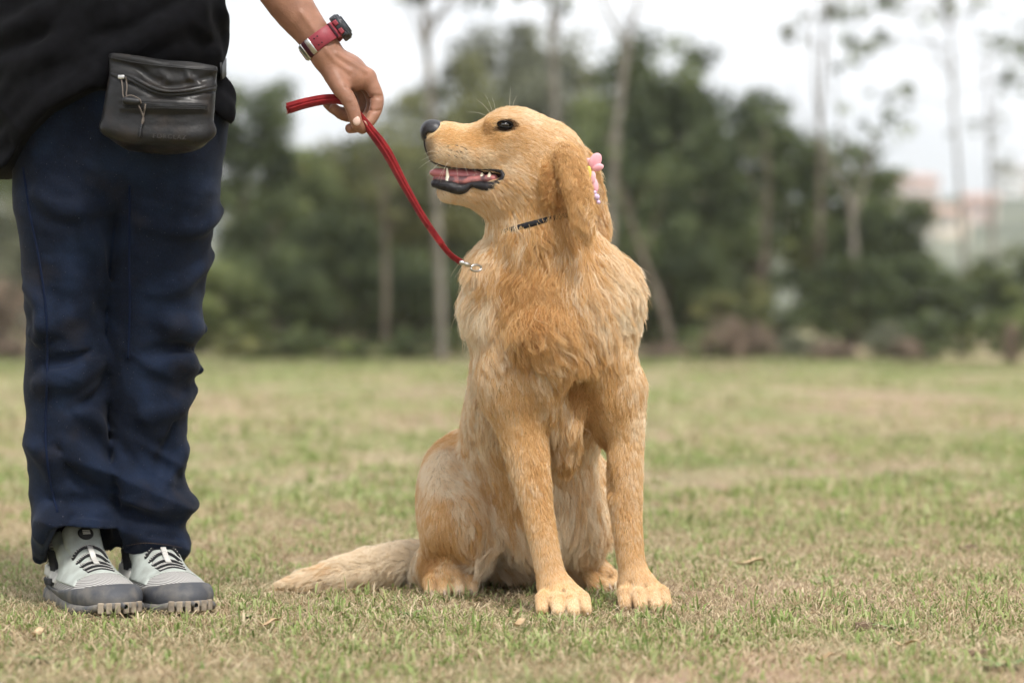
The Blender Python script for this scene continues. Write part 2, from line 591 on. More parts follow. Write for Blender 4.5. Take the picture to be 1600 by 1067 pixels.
# ---- houses on the hillside
wall_ms = [mat('plaster_pink', (0.66, 0.52, 0.47), 0.85), mat('plaster_cream', (0.76, 0.66, 0.53), 0.85), mat('plaster_white', (0.78, 0.77, 0.74), 0.85), mat('brick_raw', (0.52, 0.27, 0.19), 0.9)]
roof_ms = [mat('roof_clay', (0.40, 0.235, 0.18), 0.85, noise=(3, (0.50, 0.32, 0.25), 4)), mat('roof_grey', (0.42, 0.40, 0.38), 0.8, noise=(3, (0.55, 0.52, 0.50), 4))]
pane_m = mat('window_glass', (0.05, 0.06, 0.08), 0.15, 0.6)
door_m = mat('house_door', (0.20, 0.11, 0.07), 0.6)
def house(px, Dm, w, d, h, wi, ri, rz, label):
    x, y = XD(px, Dm), Dm - CAM_D
    z = near_h(x, y)
    root = empty('house', (x, y, z), label, 'house', 'houses on the far hillside')
    root.rotation_euler.z = R(rz)
    def put(name, me, m, par=root):
        o = bpy.data.objects.new(name, me); me.materials.append(m); COL.objects.link(o); o.parent = par
        return o
    put('wall', box_mesh('wall', (0, 0, h / 2 - 1.5), (w, d, h + 3)), wall_ms[wi])
    rw, rd, rh = w / 2 + 0.5, d / 2 + 0.5, w * 0.2
    V = [(-rw, -rd, h), (rw, -rd, h), (rw, rd, h), (-rw, rd, h), (-rw, 0, h + rh), (rw, 0, h + rh),
         (-rw, -rd, h + .25), (rw, -rd, h + .25), (rw, rd, h + .25), (-rw, rd, h + .25), (-rw, 0, h + rh + .25), (rw, 0, h + rh + .25)]
    put('roof', py_mesh('roof', V, [(0, 3, 2, 1), (6, 7, 11, 10), (8, 9, 10, 11), (0, 1, 7, 6), (2, 3, 9, 8), (1, 2, 8, 11, 7), (3, 0, 6, 10, 9)]), roof_ms[ri])
    n = max(2, int(w / 2.8))
    for fl in range(max(1, int(h / 2.9))):
        for i in range(n):
            xx = -w / 2 + (i + 0.5) * w / n
            if fl == 0 and i == n // 2:
                put('door', box_mesh('door', (xx, -d / 2 - 0.02, 1.05), (0.95, 0.1, 2.1)), door_m); continue
            put('window', box_mesh('window', (xx, -d / 2 - 0.02, 1.5 + fl * 2.8), (1.2, 0.1, 1.2)), pane_m)
for a in ((1428, 600, 9.5, 8, 5.8, 0, 0, 12, 'pale pink house highest on the distant hillside at the right'),
          (1530, 520, 7.5, 7, 4.2, 0, 0, -10, 'small pink house low on the distant hillside at far right'),
          (1478, 470, 6.5, 7, 3.6, 1, 0, 18, 'small cream house low on the hillside between two thin trunks'),
          (1196, 560, 5.5, 6, 5.2, 0, 1, 5, 'narrow pink house glimpsed through the gap in the dark trees'),
          (1268, 455, 5.0, 6, 3.6, 0, 0, -14, 'little pink house low in the gap beside the forked tree'),
          (1226, 500, 6.0, 6, 4.0, 2, 1, 8, 'white house glimpsed in the middle of the tree gap'),
          (1015, 640, 10, 8, 6.5, 1, 0, 0, 'cream house on the hillside just right of the dog'),
          (1100, 610, 8, 8, 5.5, 2, 0, 20, 'white house with clay roof behind the big dark tree'),
          (1590, 620, 10, 8, 6.0, 2, 1, -6, 'white house with grey roof at the right edge of the hillside')):
    px_, D_, w_, d_, h_ = a[:5]
    house(px_, D_ * 0.65, w_ * 0.62, d_ * 0.7, max(2.9, h_ * 0.66), *a[5:])
# ================================================================== trees and shrubs at the edge of the field
leaf_m = attr_mat('leaf', 'col', 0.6, 0.30, 0.25)
bark_m = mat('bark', (0.10, 0.08, 0.06), 0.9, 0.1, noise=(6, (0.20, 0.165, 0.13), 6), bump=(20, 0.6, 0.01))
pale_bark = mat('pale_bark', (0.13, 0.118, 0.098), 0.85, 0.1, noise=(5, (0.24, 0.215, 0.18), 6), bump=(20, 0.5, 0.01))

def leaf_cloud(name, centres, radii, per, size, c0, c1, seed, flat=0.8):
    """leaf-sized faces spread through many small clusters; colour varies leaf by leaf and cluster by cluster"""
    g = np.random.default_rng(seed)
    n = len(centres) * per
    ci = np.repeat(np.arange(len(centres)), per)
    d = g.normal(0, 1, (n, 3)); d /= np.linalg.norm(d, axis=1)[:, None]
    r = g.random(n) ** 0.45
    pos = centres[ci] + d * r[:, None] * radii[ci][:, None] * np.array([1, 1, flat])
    a = g.normal(0, 1, (n, 3)); a[:, 2] -= 0.5; a /= np.linalg.norm(a, axis=1)[:, None]
    b = np.cross(a, g.normal(0, 1, (n, 3))); b /= np.linalg.norm(b, axis=1)[:, None]
    L = size * g.uniform(0.6, 1.4, n)[:, None]; W = L * 0.36
    V = np.stack([pos, pos + a * L * 0.5 + b * W, pos + a * L, pos + a * L * 0.5 - b * W], 1).reshape(-1, 3)
    me = np_mesh(name, V, np.arange(n * 4).reshape(n, 4))
    t = np.clip(g.random(len(centres))[ci] ** 1.6 * 1.15 + g.random(n) * 0.35 - 0.08, 0, 1.3)[:, None]
    col = np.array(c0) * (1 - t) + np.array(c1) * t
    set_col(me, np.repeat(col, 4, 0))
    return me

def crown_mesh(name, seed, w, h, n, per, size, c0, c1):
    """an uneven crown about w wide and h tall standing on z = 0"""
    g = np.random.default_rng(seed)
    c = []
    while len(c) < n:
        q = g.uniform(-1, 1, 3)
        lim = 0.92 + 0.38 * mnoise.noise(Vector(q * 1.6 + seed * 3.1))
        if np.linalg.norm(q) < lim and mnoise.noise(Vector(q * 2.2 + seed)) > -0.10:
            c.append(q)
    c = np.array(c) * np.array([w / 2, w / 2, h / 2]) + np.array([0, 0, h / 2])
    return leaf_cloud(name, c, g.uniform(0.07, 0.16, n) * min(w, h) + 0.05, per, size, c0, c1, seed)

def limb(name, pts, r0, r1, m, parent, k=8):
    pts = spline(pts, max(6, 4 * len(pts)))
    return link(name, sweep(name, pts, circle(1.0, k), (0, 1, 0.01), np.linspace(r0, r1, len(pts))), m, parent)

DARK = ((0.028, 0.042, 0.020), (0.155, 0.190, 0.080))
MID = ((0.038, 0.056, 0.024), (0.210, 0.245, 0.095))
OLIVE = ((0.056, 0.068, 0.028), (0.25, 0.255, 0.105))
GREY = ((0.095, 0.105, 0.070), (0.23, 0.24, 0.16))
BROWN = ((0.085, 0.065, 0.045), (0.30, 0.23, 0.175))
CROWNS = [crown_mesh('crown', 11 + i, 2.0, 2.6, 95, 110, 0.080, *pal) for i, pal in enumerate((DARK, DARK, MID, OLIVE, GREY, MID))]
SHRUBS = [crown_mesh('foliage', 31 + i, 1.2, 0.9, 34, 80, 0.06, *pal) for i, pal in enumerate((MID, OLIVE, BROWN, DARK, GREY))]

def tree(px, Dm, top, wpx, ci, label, base=0.35, name='tree'):
    """bushy tree: photo column, distance, top row, crown width in photo pixels, which crown"""
    x, y = XD(px, Dm), Dm - CAM_D
    H = ZD(top, Dm); W = wpx * Dm / FPX
    root = empty(name, (x, y, 0), label, 'tree', 'bushy trees along the field edge')
    g = np.random.default_rng(int(px * 7 + Dm))
    cb = H * base
    me = CROWNS[ci]
    o = bpy.data.objects.new('crown', me)
    if not me.materials: me.materials.append(leaf_m)
    COL.objects.link(o); o.parent = root
    o.location = (0, 0, cb); o.scale = (W / 2.0, W / 2.0, (H - cb) / 2.6); o.rotation_euler.z = g.uniform(0, 6.28)
    lean = g.uniform(-0.2, 0.2)
    p0 = np.array([x, y, -0.1]); p2 = np.array([x + lean, y, cb + (H - cb) * 0.6])
    limb('trunk', [p0, (p0 + p2) / 2 + np.array([g.uniform(-.1, .1), 0, 0]), p2], 0.075, 0.025, bark_m, root)
    for k in range(4):
        z0 = cb * g.uniform(0.6, 1.2); a = g.uniform(0, 6.28); s = np.array([x + lean * 0.4, y, z0])
        e = s + np.array([math.cos(a) * W * 0.3, math.sin(a) * W * 0.3, (H - cb) * g.uniform(0.25, 0.5)])
        limb('branch', [s, (s + e) / 2 + np.array([0, 0, -0.05]), e], 0.03, 0.010, bark_m, root, 6)
    return root

for a in ((150, 40, 200, 330, 2, 'broad tree in the second row, glimpsed beside the shirt', 0.05),
          (480, 42, 235, 300, 3, 'broad olive tree filling the second row below the hand', 0.05),
          (650, 41, 225, 280, 2, 'broad green tree in the second row left of the dog muzzle', 0.05),
          (780, 43, 200, 300, 4, 'broad grey green tree in the second row behind the dog chin', 0.05),
          (1000, 41, 150, 300, 2, 'broad green tree in the second row right of the dog collar', 0.05),
          (1120, 42, 290, 180, 0, 'broad dark tree in the second row beyond the dead brush', 0.05),
          (1330, 40, 330, 260, 1, 'broad dark tree in the second row at the end of the mass', 0.05),
          (560, 31, 440, 260, 1, 'low spreading dark tree under the middle of the leash', 0.05),
          (700, 32, 400, 240, 2, 'low spreading tree left of the dog chest', 0.05),
          (860, 33, 380, 260, 1, 'low spreading tree hidden behind the dog body', 0.05),
          (1030, 32, 440, 220, 2, 'low spreading tree right of the dog foreleg', 0.05),
          (300, 31, 420, 240, 0, 'low spreading tree behind both trouser legs', 0.05),
          (60, 33, 40, 250, 1, 'dark tree behind the person, at the left edge'),
          (12, 27, 300, 130, 4, 'greyish tree showing left of the jeans', 0.2),
          (230, 36, 60, 300, 0, 'tall dark tree hidden mostly behind the person'),
          (385, 29, 112, 200, 0, 'dark rounded tree just right of the jeans'),
          (455, 33, 215, 190, 2, 'mid green tree under the hand'),
          (350, 26, 400, 150, 2, 'low leafy tree beside the trouser leg', 0.12),
          (575, 36, 172, 270, 3, 'olive tree behind the red leash'),
          (520, 28, 330, 190, 1, 'low dark tree under the leash', 0.15),
          (620, 29, 385, 200, 0, 'low dark tree left of the dog chest', 0.15),
          (420, 27, 380, 190, 0, 'low dark bushy tree right of the denim knee', 0.12),
          (690, 40, 75, 190, 3, 'tall olive tree behind the dog muzzle'),
          (800, 44, 30, 260, 4, 'grey green tree rising behind the dog head'),
          (870, 46, 22, 170, 3, 'olive tree behind the pale straight trunk'),
          (880, 30, 230, 200, 1, 'dark tree hidden behind the dog neck'),
          (1035, 31, 42, 240, 0, 'tall dark tree right of the dog head'),
          (965, 36, 120, 170, 2, 'mid green tree behind the pale leaning trunk'),
          (1110, 29, 205, 190, 1, 'dark tree in the middle of the right hand row'),
          (1195, 31, 145, 180, 1, 'dark pointed tree left of the forked trunk'),
          (1300, 33, 212, 230, 2, 'broad mid green tree behind the forked trunk'),
          (1385, 30, 300, 190, 0, 'dark tree at the right end of the row'),
          (1040, 28, 330, 190, 0, 'low dark tree right of the dog shoulder', 0.15),
          (1150, 27, 430, 130, 3, 'low olive tree below the gap', 0.12),
          (1430, 28, 400, 190, 1, 'low dark tree ending the row', 0.12),
          (1325, 27, 400, 160, 1, 'low dark tree behind the forked trunk base', 0.12),
          (1590, 34, 385, 190, 2, 'dark green tree at the right edge of the picture', 0.15)):
    tree(*a)

def tall_tree(rows, Dm, r0, r1, m, label, forks=(), sprigs=(), pal=MID):
    """slender tree; rows: photo (column, row) of points up the trunk"""
    y = Dm - CAM_D
    b = (XD(rows[0][0], Dm), y, 0)
    root = empty('slender_tree', b, label, 'tree', 'slender trunks along the field edge')
    pt = lambda q: np.array([XD(q[0], Dm), y, ZD(q[1], Dm)])
    pts = [np.array([b[0], y, -0.1])] + [pt(q) for q in rows[1:]]
    limb('trunk', pts, r0, r1, m, root)
    for f in forks:
        limb('branch', [pt(q) for q in f], r1 * 0.9, r1 * 0.3, m, root, 6)
    if sprigs:
        g = np.random.default_rng(int(rows[0][0]))
        c, rad = [], []
        line = spline(pts, 40)
        for q in sprigs:
            s = q[2] * Dm / FPX
            o0 = pt(q) + np.array([0, g.uniform(-.4, .4), 0])
            near = line[np.argmin(np.linalg.norm(line - (o0 - np.array([0, 0, s * 1.5])), axis=1))]
            limb('twig', [near, (near + o0) / 2 + np.array([0, 0, 0.05]), o0], 0.012, 0.005, m, root, 5)
            for k in range(9):                      # loose sprays of leaves, not balls
                c.append(o0 + g.normal(0, 1, 3) * np.array([1.1, 1.1, 0.65]) * s); rad.append(s * g.uniform(0.25, 0.6))
        me = leaf_cloud('crown', np.array(c), np.array(rad), 15, 0.070, pal[0], pal[1], int(rows[0][0]))
        link('crown', me, leaf_m, root, smooth=False)

tall_tree([(692, 572), (686, 400), (676, 200), (662, 0), (640, -420)], 26, 0.052, 0.034, pale_bark, 'pale slender trunk rising behind the leash',
          [[(676, 120), (650, 40), (600, -60)], [(668, 60), (720, -30), (790, -90)]], [(655, -10, 18), (700, -20, 22), (735, -10, 24), (780, -25, 28), (830, -15, 22), (600, -60, 40), (790, -90, 50), (690, -200, 60), (640, -300, 60)], DARK)
tall_tree([(878, 575), (872, 400), (868, 200), (862, 0), (856, -400)], 30, 0.060, 0.038, pale_bark, 'pale straight trunk rising directly behind the dog head',
          [[(864, 60), (900, -40), (960, -120)]], [(880, -20, 26), (830, -40, 30), (960, -120, 60), (850, -260, 70)], DARK)
tall_tree([(944, 575), (952, 400), (960, 250), (972, 130), (984, 50)], 27, 0.062, 0.040, pale_bark, 'pale leaning trunk that forks right of the dog head',
          [[(984, 50), (1000, 0), (1030, -130)], [(980, 72), (945, 15), (890, -110)]], [(1040, -140, 60), (880, -120, 60), (950, -220, 70)], MID)
tall_tree([(1328, 556), (1332, 470), (1334, 380), (1328, 300)], 27, 0.052, 0.036, pale_bark, 'forked trunk in the middle of the right side',
          [[(1330, 320), (1290, 240), (1272, 120), (1262, -120)], [(1334, 340), (1356, 270), (1366, 200)]], [(1366, 215, 36), (1262, -130, 60)], MID)
tall_tree([(1512, 556), (1508, 430), (1500, 300), (1488, 120), (1480, -160)], 34, 0.036, 0.018, pale_bark, 'thin pale trunk standing alone on the open right side',
          [[(1490, 130), (1440, 40), (1380, 10)], [(1485, 40), (1540, 10), (1590, 60)]],
          [(1365, -4, 26), (1400, 4, 24), (1440, -8, 30), (1345, 62, 20), (1335, 88, 16), (1370, 60, 14), (1410, 146, 14), (1562, 68, 20), (1585, 85, 20), (1500, 2, 20), (1330, 20, 12), (1590, 120, 14), (1480, -80, 60)], MID)
tall_tree([(1556, 552), (1552, 420), (1548, 260), (1540, 90)], 42, 0.040, 0.02, bark_m, 'very thin grey trunk near the right edge',
          [[(1548, 200), (1570, 120), (1600, 60)]], [(1540, 200, 22), (1560, 260, 18), (1600, 50, 30)], GREY)
tall_tree([(1062, 560), (1030, 470), (1004, 400), (972, 300), (950, 210)], 26, 0.050, 0.015, bark_m, 'leaning thin trunk right of the dog shoulder', [[(1004, 400), (1030, 330), (1040, 270)]], [(950, 205, 40), (1040, 265, 34), (975, 290, 30)], DARK)
tall_tree([(600, 568), (603, 440), (598, 300), (590, 200)], 27, 0.045, 0.012, bark_m, 'thin dark trunk between hand and leash', [[(600, 380), (630, 320), (640, 260)]], [(590, 205, 40), (640, 262, 34), (566, 250, 30)], OLIVE)
tall_tree([(1185, 556), (1192, 430), (1200, 300), (1196, 200)], 28, 0.042, 0.012, bark_m, 'thin brown trunk right of the dog, under the pointed tree', [[(1198, 330), (1170, 270), (1160, 220)]], [(1196, 190, 40), (1160, 215, 36)], DARK)
tall_tree([(1276, 556), (1280, 400), (1282, 230), (1288, 60), (1300, -120)], 30, 0.040, 0.014, bark_m, 'straight brown trunk just left of the forked one', [[(1282, 230), (1240, 150), (1225, 60)]], [(1225, 50, 16), (1300, -130, 60), (1290, 20, 14)], GREY)

def shrub(px, Dm, top, wpx, si, label):
    x, y = XD(px, Dm), Dm - CAM_D
    H = ZD(top, Dm); W = wpx * Dm / FPX
    root = empty('shrub', (x, y, 0), label, 'shrub', 'shrubs at the foot of the trees')
    me = SHRUBS[si]
    if not me.materials: me.materials.append(leaf_m)
    o = bpy.data.objects.new('foliage', me); COL.objects.link(o); o.parent = root
    o.scale = (W / 1.2, W / 1.2, H / 0.9); o.location = (0, 0, -0.04 * H); o.rotation_euler.z = px
    for k in range(3):
        a = px + k * 2.1
        limb('stem', [np.array([x, y, -0.05]), np.array([x + math.cos(a) * W * .1, y + math.sin(a) * W * .1, H * .3]), np.array([x + math.cos(a) * W * .25, y + math.sin(a) * W * .25, H * .7])], 0.012, 0.005, bark_m, root, 5)
for a in ((375, 25, 518, 110, 1, 'rounded light green shrub at the foot of the trees by the jeans'),
          (455, 26, 505, 110, 3, 'dark shrub next to the light green one'),
          (540, 26, 525, 120, 0, 'green shrub below the leash'),
          (640, 27, 510, 120, 3, 'dark shrub left of the pale trunk'),
          (760, 27, 500, 140, 0, 'green shrub hidden behind the dog chest'),
          (1035, 25.5, 535, 80, 2, 'brown dead shrub close to the dog shoulder'),
          (1135, 25, 490, 80, 2, 'tall brown dead brush right of the dog'),
          (1180, 25.5, 500, 70, 2, 'brown dead brush under the thin trunk'),
          (1245, 26, 520, 110, 4, 'grey green weeds left of the forked trunk'),
          (1390, 26, 505, 110, 4, 'grey weeds right of the forked trunk'),
          (1450, 26, 480, 100, 3, 'dark shrub at the end of the tree row'),
          (1420, 25, 525, 70, 2, 'small brown brush between weeds and dark shrub'),
          (1575, 27, 470, 110, 0, 'green shrub near the right edge'),
          (1580, 25.5, 500, 40, 2, 'narrow reddish brown bush at the right edge'),
          (1110, 26, 500, 120, 0, 'green shrub behind the dead brush'),
          (1205, 27, 470, 130, 3, 'dark shrub filling the gap left of the forked trunk'),
          (1500, 28, 480, 110, 0, 'green shrub at the foot of the lone pale trunk'),
          (1300, 25.5, 530, 100, 2, 'low brown litter pile at the forked trunk base'),
          (8, 25, 430, 90, 2, 'brown shrub at the left edge beside the jeans'),
          (15, 24.5, 530, 80, 2, 'low reddish litter shrub at the left edge')):
    shrub(*a)
# ================================================================== grass
def blade_mesh(name, x, y, h, w, lean, col, zoff=0.0, g=rng):
    """three-face blades bending over; one vertex colour per blade, lighter at the tip"""
    n = len(x)
    z = lay(x, y) + zoff
    a = g.uniform(0, 2 * np.pi, n)
    ax = np.stack([np.cos(a), np.sin(a), np.zeros(n)], 1)
    b = a + np.pi / 2 + g.uniform(-1.1, 1.1, n)
    bd = np.stack([np.cos(b), np.sin(b), np.zeros(n)], 1)
    up = np.array([0, 0, 1.0])
    base = np.stack([x, y, z - 0.003], 1)
    m = base + up * (h * 0.62 * (1 - lean * 0.45))[:, None] + bd * (h * lean * 0.38)[:, None]
    t = base + up * (h * np.clip(1 - lean * 0.8, 0.06, 1))[:, None] + bd * (h * lean * 1.0)[:, None]
    hw = (w / 2)[:, None] * ax
    V = np.stack([base - hw * 0.8, base + hw * 0.8, m + hw, m - hw, t], 1).reshape(-1, 3)
    i = (np.arange(n) * 5)[:, None]
    F = np.stack([i + np.array([0, 1, 2]), i + np.array([0, 2, 3]), i + np.array([3, 2, 4])], 1).reshape(-1, 3)
    me = np_mesh(name, V, F, 3)
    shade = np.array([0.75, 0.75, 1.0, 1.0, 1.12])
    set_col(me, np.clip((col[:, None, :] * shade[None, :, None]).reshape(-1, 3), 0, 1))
    return me

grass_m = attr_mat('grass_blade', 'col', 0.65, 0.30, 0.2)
def q2(x, y):
    return np.stack([x, y, np.zeros_like(x)], 1)
def scatter(n, d0, d1, margin=1.45):
    """points in the wedge the lens sees between two distances, and to its sides"""
    d = np.sqrt(rng.random(n) * (d1**2 - d0**2) + d0**2)
    u = (rng.random(n) - 0.5) * 1.3
    side = rng.random(n) < 0.2                      # thinner towards the flanks
    u = np.where(side, np.sign(u) * (0.65 + 0.85 * rng.random(n) ** 1.5), u)
    x = u * 1600 / FPX * d * (margin / 1.45)
    return x, d - CAM_D
def mixc(t, *cs):
    t = np.clip(t, 0, 0.9999) * (len(cs) - 1)
    i = t.astype(int); f = (t - i)[:, None]
    c = np.array(cs)
    return c[i] * (1 - f) + c[i + 1] * f
STRAW = ((0.28, 0.195, 0.11), (0.55, 0.43, 0.27), (0.74, 0.63, 0.44))
GREEN = ((0.12, 0.18, 0.044), (0.25, 0.32, 0.092), (0.385, 0.43, 0.165), (0.53, 0.52, 0.26))

parts = []
def lush(x, y):
    q = q2(x, y)
    return 0.44 + 0.45 * vnoise(q, 1.1, 21) + 0.42 * vnoise(q, 4.2, 22) + 0.50 * vnoise(q, 15.0, 23)
# matted dead straw lying flat
x, y = scatter(125000, 2.75, 6.0)
n = len(x)
straw = blade_mesh('straw', x, y, rng.uniform(0.010, 0.045, n), rng.uniform(0.0008, 0.0022, n), rng.uniform(0.85, 1.25, n), mixc(rng.random(n) * 0.9 + 0.1 * vnoise(q2(x, y), 3, 30), *STRAW), 0.003)
# green blades in tufts
def green(n, d0, d1, hs, ws, thr, name):
    x, y = scatter(n, d0, d1)
    k = lush(x, y) > thr + 0.42 * rng.random(n)
    x, y = x[k], y[k]
    n = len(x)
    u = lush(x, y)
    t = rng.random(n) * 0.75 + 0.15 * vnoise(q2(x, y), 6, 24)
    dry = rng.random(n) < 0.22
    col = np.where(dry[:, None], mixc(rng.random(n), *STRAW), mixc(t, *GREEN))
    h = rng.uniform(*hs, n) * (0.5 + 0.75 * np.clip(u, 0, 1.4)) * np.where(rng.random(n) < 0.04, 1.7, 1.0)
    return blade_mesh(name, x, y, h, rng.uniform(*ws, n), np.clip(rng.normal(0.65, 0.28, n), 0.1, 1.15), col)
meshes = [straw,
          green(105000, 2.75, 5.4, (0.008, 0.028), (0.0013, 0.0032), 0.36, 'blades'),
          green(90000, 5.2, 9.5, (0.014, 0.042), (0.003, 0.006), 0.30, 'blades'),
          green(70000, 9.0, 26.0, (0.020, 0.060), (0.006, 0.014), 0.32, 'blades')]
def tufts(nt, d0, d1, hs, ws, per, spread, thr):
    """clumps of longer blades fanning out from one root"""
    cx, cy = scatter(nt, d0, d1)
    k = lush(cx, cy) > thr + 0.5 * rng.random(nt)
    cx, cy = cx[k], cy[k]
    m = rng.integers(per[0], per[1], len(cx))
    i = np.repeat(np.arange(len(cx)), m); n = len(i)
    x = cx[i] + rng.normal(0, spread, n); y = cy[i] + rng.normal(0, spread, n)
    vig = rng.uniform(0.55, 1.25, len(cx))[i]
    t = rng.random(len(cx))[i] * 0.75 + rng.random(n) * 0.3
    dry = rng.random(n) < 0.10
    col = np.where(dry[:, None], mixc(rng.random(n), *STRAW), mixc(t, (0.13, 0.20, 0.05), (0.25, 0.33, 0.10), (0.38, 0.44, 0.18), (0.50, 0.52, 0.27)))
    return blade_mesh('blades', x, y, rng.uniform(*hs, n) * vig, rng.uniform(*ws, n), np.clip(rng.normal(0.62, 0.25, n), 0.08, 1.1), col)
meshes.append(tufts(5200, 2.75, 5.6, (0.014, 0.042), (0.0020, 0.0042), (4, 12), 0.009, 0.16))
meshes.append(tufts(3000, 5.4, 10.0, (0.022, 0.06), (0.003, 0.006), (5, 13), 0.014, 0.2))
x, y = scatter(34000, 5.6, 14.0)
n = len(x)
meshes.append(blade_mesh('straw', x, y, rng.uniform(0.015, 0.05, n), rng.uniform(0.003, 0.006, n), rng.uniform(0.9, 1.2, n), mixc(rng.random(n), *STRAW), 0.003))
# rank weeds where the lawn ends
x, y = scatter(42000, 20.5, 26.5, 1.6)
n = len(x)
k = 0.5 + 0.6 * vnoise(q2(x, y), 0.7, 40) + 0.3 * vnoise(q2(x, y), 2.5, 41) > 0.35 + 0.4 * rng.random(n)
x, y = x[k], y[k]; n = len(x)
meshes.append(blade_mesh('weeds', x, y, rng.uniform(0.03, 0.10, n), rng.uniform(0.008, 0.02, n), rng.uniform(0.1, 0.8, n), mixc(rng.random(n), (0.13, 0.17, 0.06), (0.27, 0.31, 0.13), (0.42, 0.40, 0.24))))
g_names = [('straw_litter', 'dry straw lying flat on the soil around dog and person', 'straw'),
           ('grass', 'short green grass tufts around the dog and shoes', 'grass'),
           ('grass', 'soft blurred grass a few steps behind the dog', 'grass'),
           ('grass', 'far blurred grass of the field', 'grass'),
           ('grass_tufts', 'longer pale green tufts standing out of the near lawn', 'grass'),
           ('grass_tufts', 'longer blurred tufts standing behind the dog', 'grass'),
           ('straw_litter', 'dry straw scattered behind the dog', 'straw'),
           ('weeds', 'taller weeds along the far edge of the field', 'weeds')]
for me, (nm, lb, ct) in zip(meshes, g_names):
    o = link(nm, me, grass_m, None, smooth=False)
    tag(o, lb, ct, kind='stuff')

# ---- clods, dead leaves and weeds one can pick out
clod_m = mat('soil_clod', (0.11, 0.075, 0.05), 0.95, 0.1, noise=(90, (0.22, 0.155, 0.105), 5), bump=(160, 0.8, 0.004))
def clod(px, py, w, label):
    dy = ground_dy(py); c = G(px, dy, 0.0)
    root = empty('dirt_clod', tuple(c), label, 'dirt', 'dark crumbs of bare soil in the lawn')
    g = np.random.default_rng(int(px))
    F = Field(axis((c[0] - w, c[0] + w, w / 22)), axis((c[1] - w * .8, c[1] + w * .8, w / 22)), axis((-0.012, 0.03, 0.0016)))
    for k in range(11):
        q = c + np.array([g.normal(0, w * .32), g.normal(0, w * .22), g.uniform(-.002, .006)])
        F.add(Ell(q, (g.uniform(.1, .26) * w, g.uniform(.1, .26) * w, g.uniform(.004, .011))), 0.004)
    link('lump', F.mesh('lump', 1), clod_m, root)
for a in ((1352, 985, .045, 'dark crumbled clod of soil at the lower right'), (482, 822, .075, 'dark patch of turned soil behind the dog tail'),
          (1512, 862, .035, 'small dark clod near the right edge'), (1300, 772, .09, 'dark turned soil in the blurred grass at right'), (1530, 1030, .03, 'small clod in the lower right corner')):
    clod(*a)
dead_m = mat('dead_leaf', (0.40, 0.27, 0.15), 0.75, 0.2, noise=(60, (0.56, 0.42, 0.26), 4))
def dry_leaf(px, py, L_, an, label):
    c = G(px, ground_dy(py), 0.010)
    u = np.linspace(-1, 1, 11); V_, F_ = [], []
    d = np.array([math.cos(an), math.sin(an), 0]); s = np.array([-d[1], d[0], 0])
    for k, t in enumerate(u):
        w = L_ * 0.20 * math.sqrt(max(0, 1 - t * t)) ** 1.2 + 0.0006
        z = 0.004 * math.sin(t * 3) + 0.004 * t * t
        for sg in (-1, 0, 1):
            V_.append(c + d * t * L_ / 2 + s * w * sg + np.array([0, 0, z + abs(sg) * w * 0.45]))
    for k in range(10):
        for j in (0, 1):
            a = k * 3 + j; F_.append((a, a + 1, a + 4, a + 3))
    n_ = len(V_)
    V_ += [v - np.array([0, 0, .0008]) for v in V_]
    F_ += [tuple(i + n_ for i in reversed(f)) for f in F_]
    o = link('dry_leaf', py_mesh('dry_leaf', V_, F_), dead_m)
    tag(o, label, 'leaf', 'dead leaves lying on the lawn')
for a in ((1172, 888, .055, 0.15, 'curled tan leaf on the grass to the right of the dog'), (1418, 1018, .035, -0.5, 'small dead leaf in the lower right grass'), (812, 985, .030, 0.9, 'small dead leaf in front of the dog belly'),
          (420, 985, .032, 0.4, 'small tan leaf between shoes and dog'), (1290, 1040, .03, 0.2, 'dead leaf at the bottom of the picture'), (60, 1000, .030, 1.2, 'small dead leaf in front of the near shoe')):
    dry_leaf(*a)
weed_m = mat('weed_leaf', (0.13, 0.185, 0.055), 0.6, 0.25, noise=(40, (0.21, 0.27, 0.09), 3))
def weed(px, py, size, label):
    c = G(px, ground_dy(py), 0.0)
    root = empty('weed', tuple(c), label, 'weed', 'broad leaved weeds in the lawn')
    g = np.random.default_rng(int(px * 3))
    for k in range(8):
        an = k * 2.4 + g.uniform(-.3, .3); L_ = size * g.uniform(.7, 1.1); V_, F_ = [], []
        d = np.array([math.cos(an), math.sin(an), 0]); s = np.array([-d[1], d[0], 0])
        rise = g.uniform(.25, .8)
        for t in np.linspace(0, 1, 6):
            w = L_ * .13 * math.sin(math.pi * min(1, .12 + t * .88)) + .0004
            z = .002 + L_ * (rise * t - rise * .7 * t * t)
            for sg in (-1, 1):
                V_.append(c + d * t * L_ + s * w * sg + np.array([0, 0, z]))
        for i in range(5):
            F_.append((2 * i, 2 * i + 1, 2 * i + 3, 2 * i + 2))
        link('leaf', py_mesh('leaf', V_, F_), weed_m, root)
for a in ((1572, 1045, .050, 'leafy weed rosette in the lower right corner'), (1395, 985, .038, 'leafy weed right of the soil clod'), (60, 1035, .035, 'leafy weed at the lower left'), (640, 965, .034, 'leafy weed in front of the dog hind paw'),
          (1290, 910, .036, 'leafy weed in the grass at right'), (385, 968, .030, 'leafy weed beside the shoe toes')):
    weed(*a)
# ================================================================== the person (seen from the waist down, with one arm)
person = empty('person', tuple(G(180, 0.10, 0.0)), 'person in black shirt and dark jeans standing at left, one hand holding a leash', 'person')

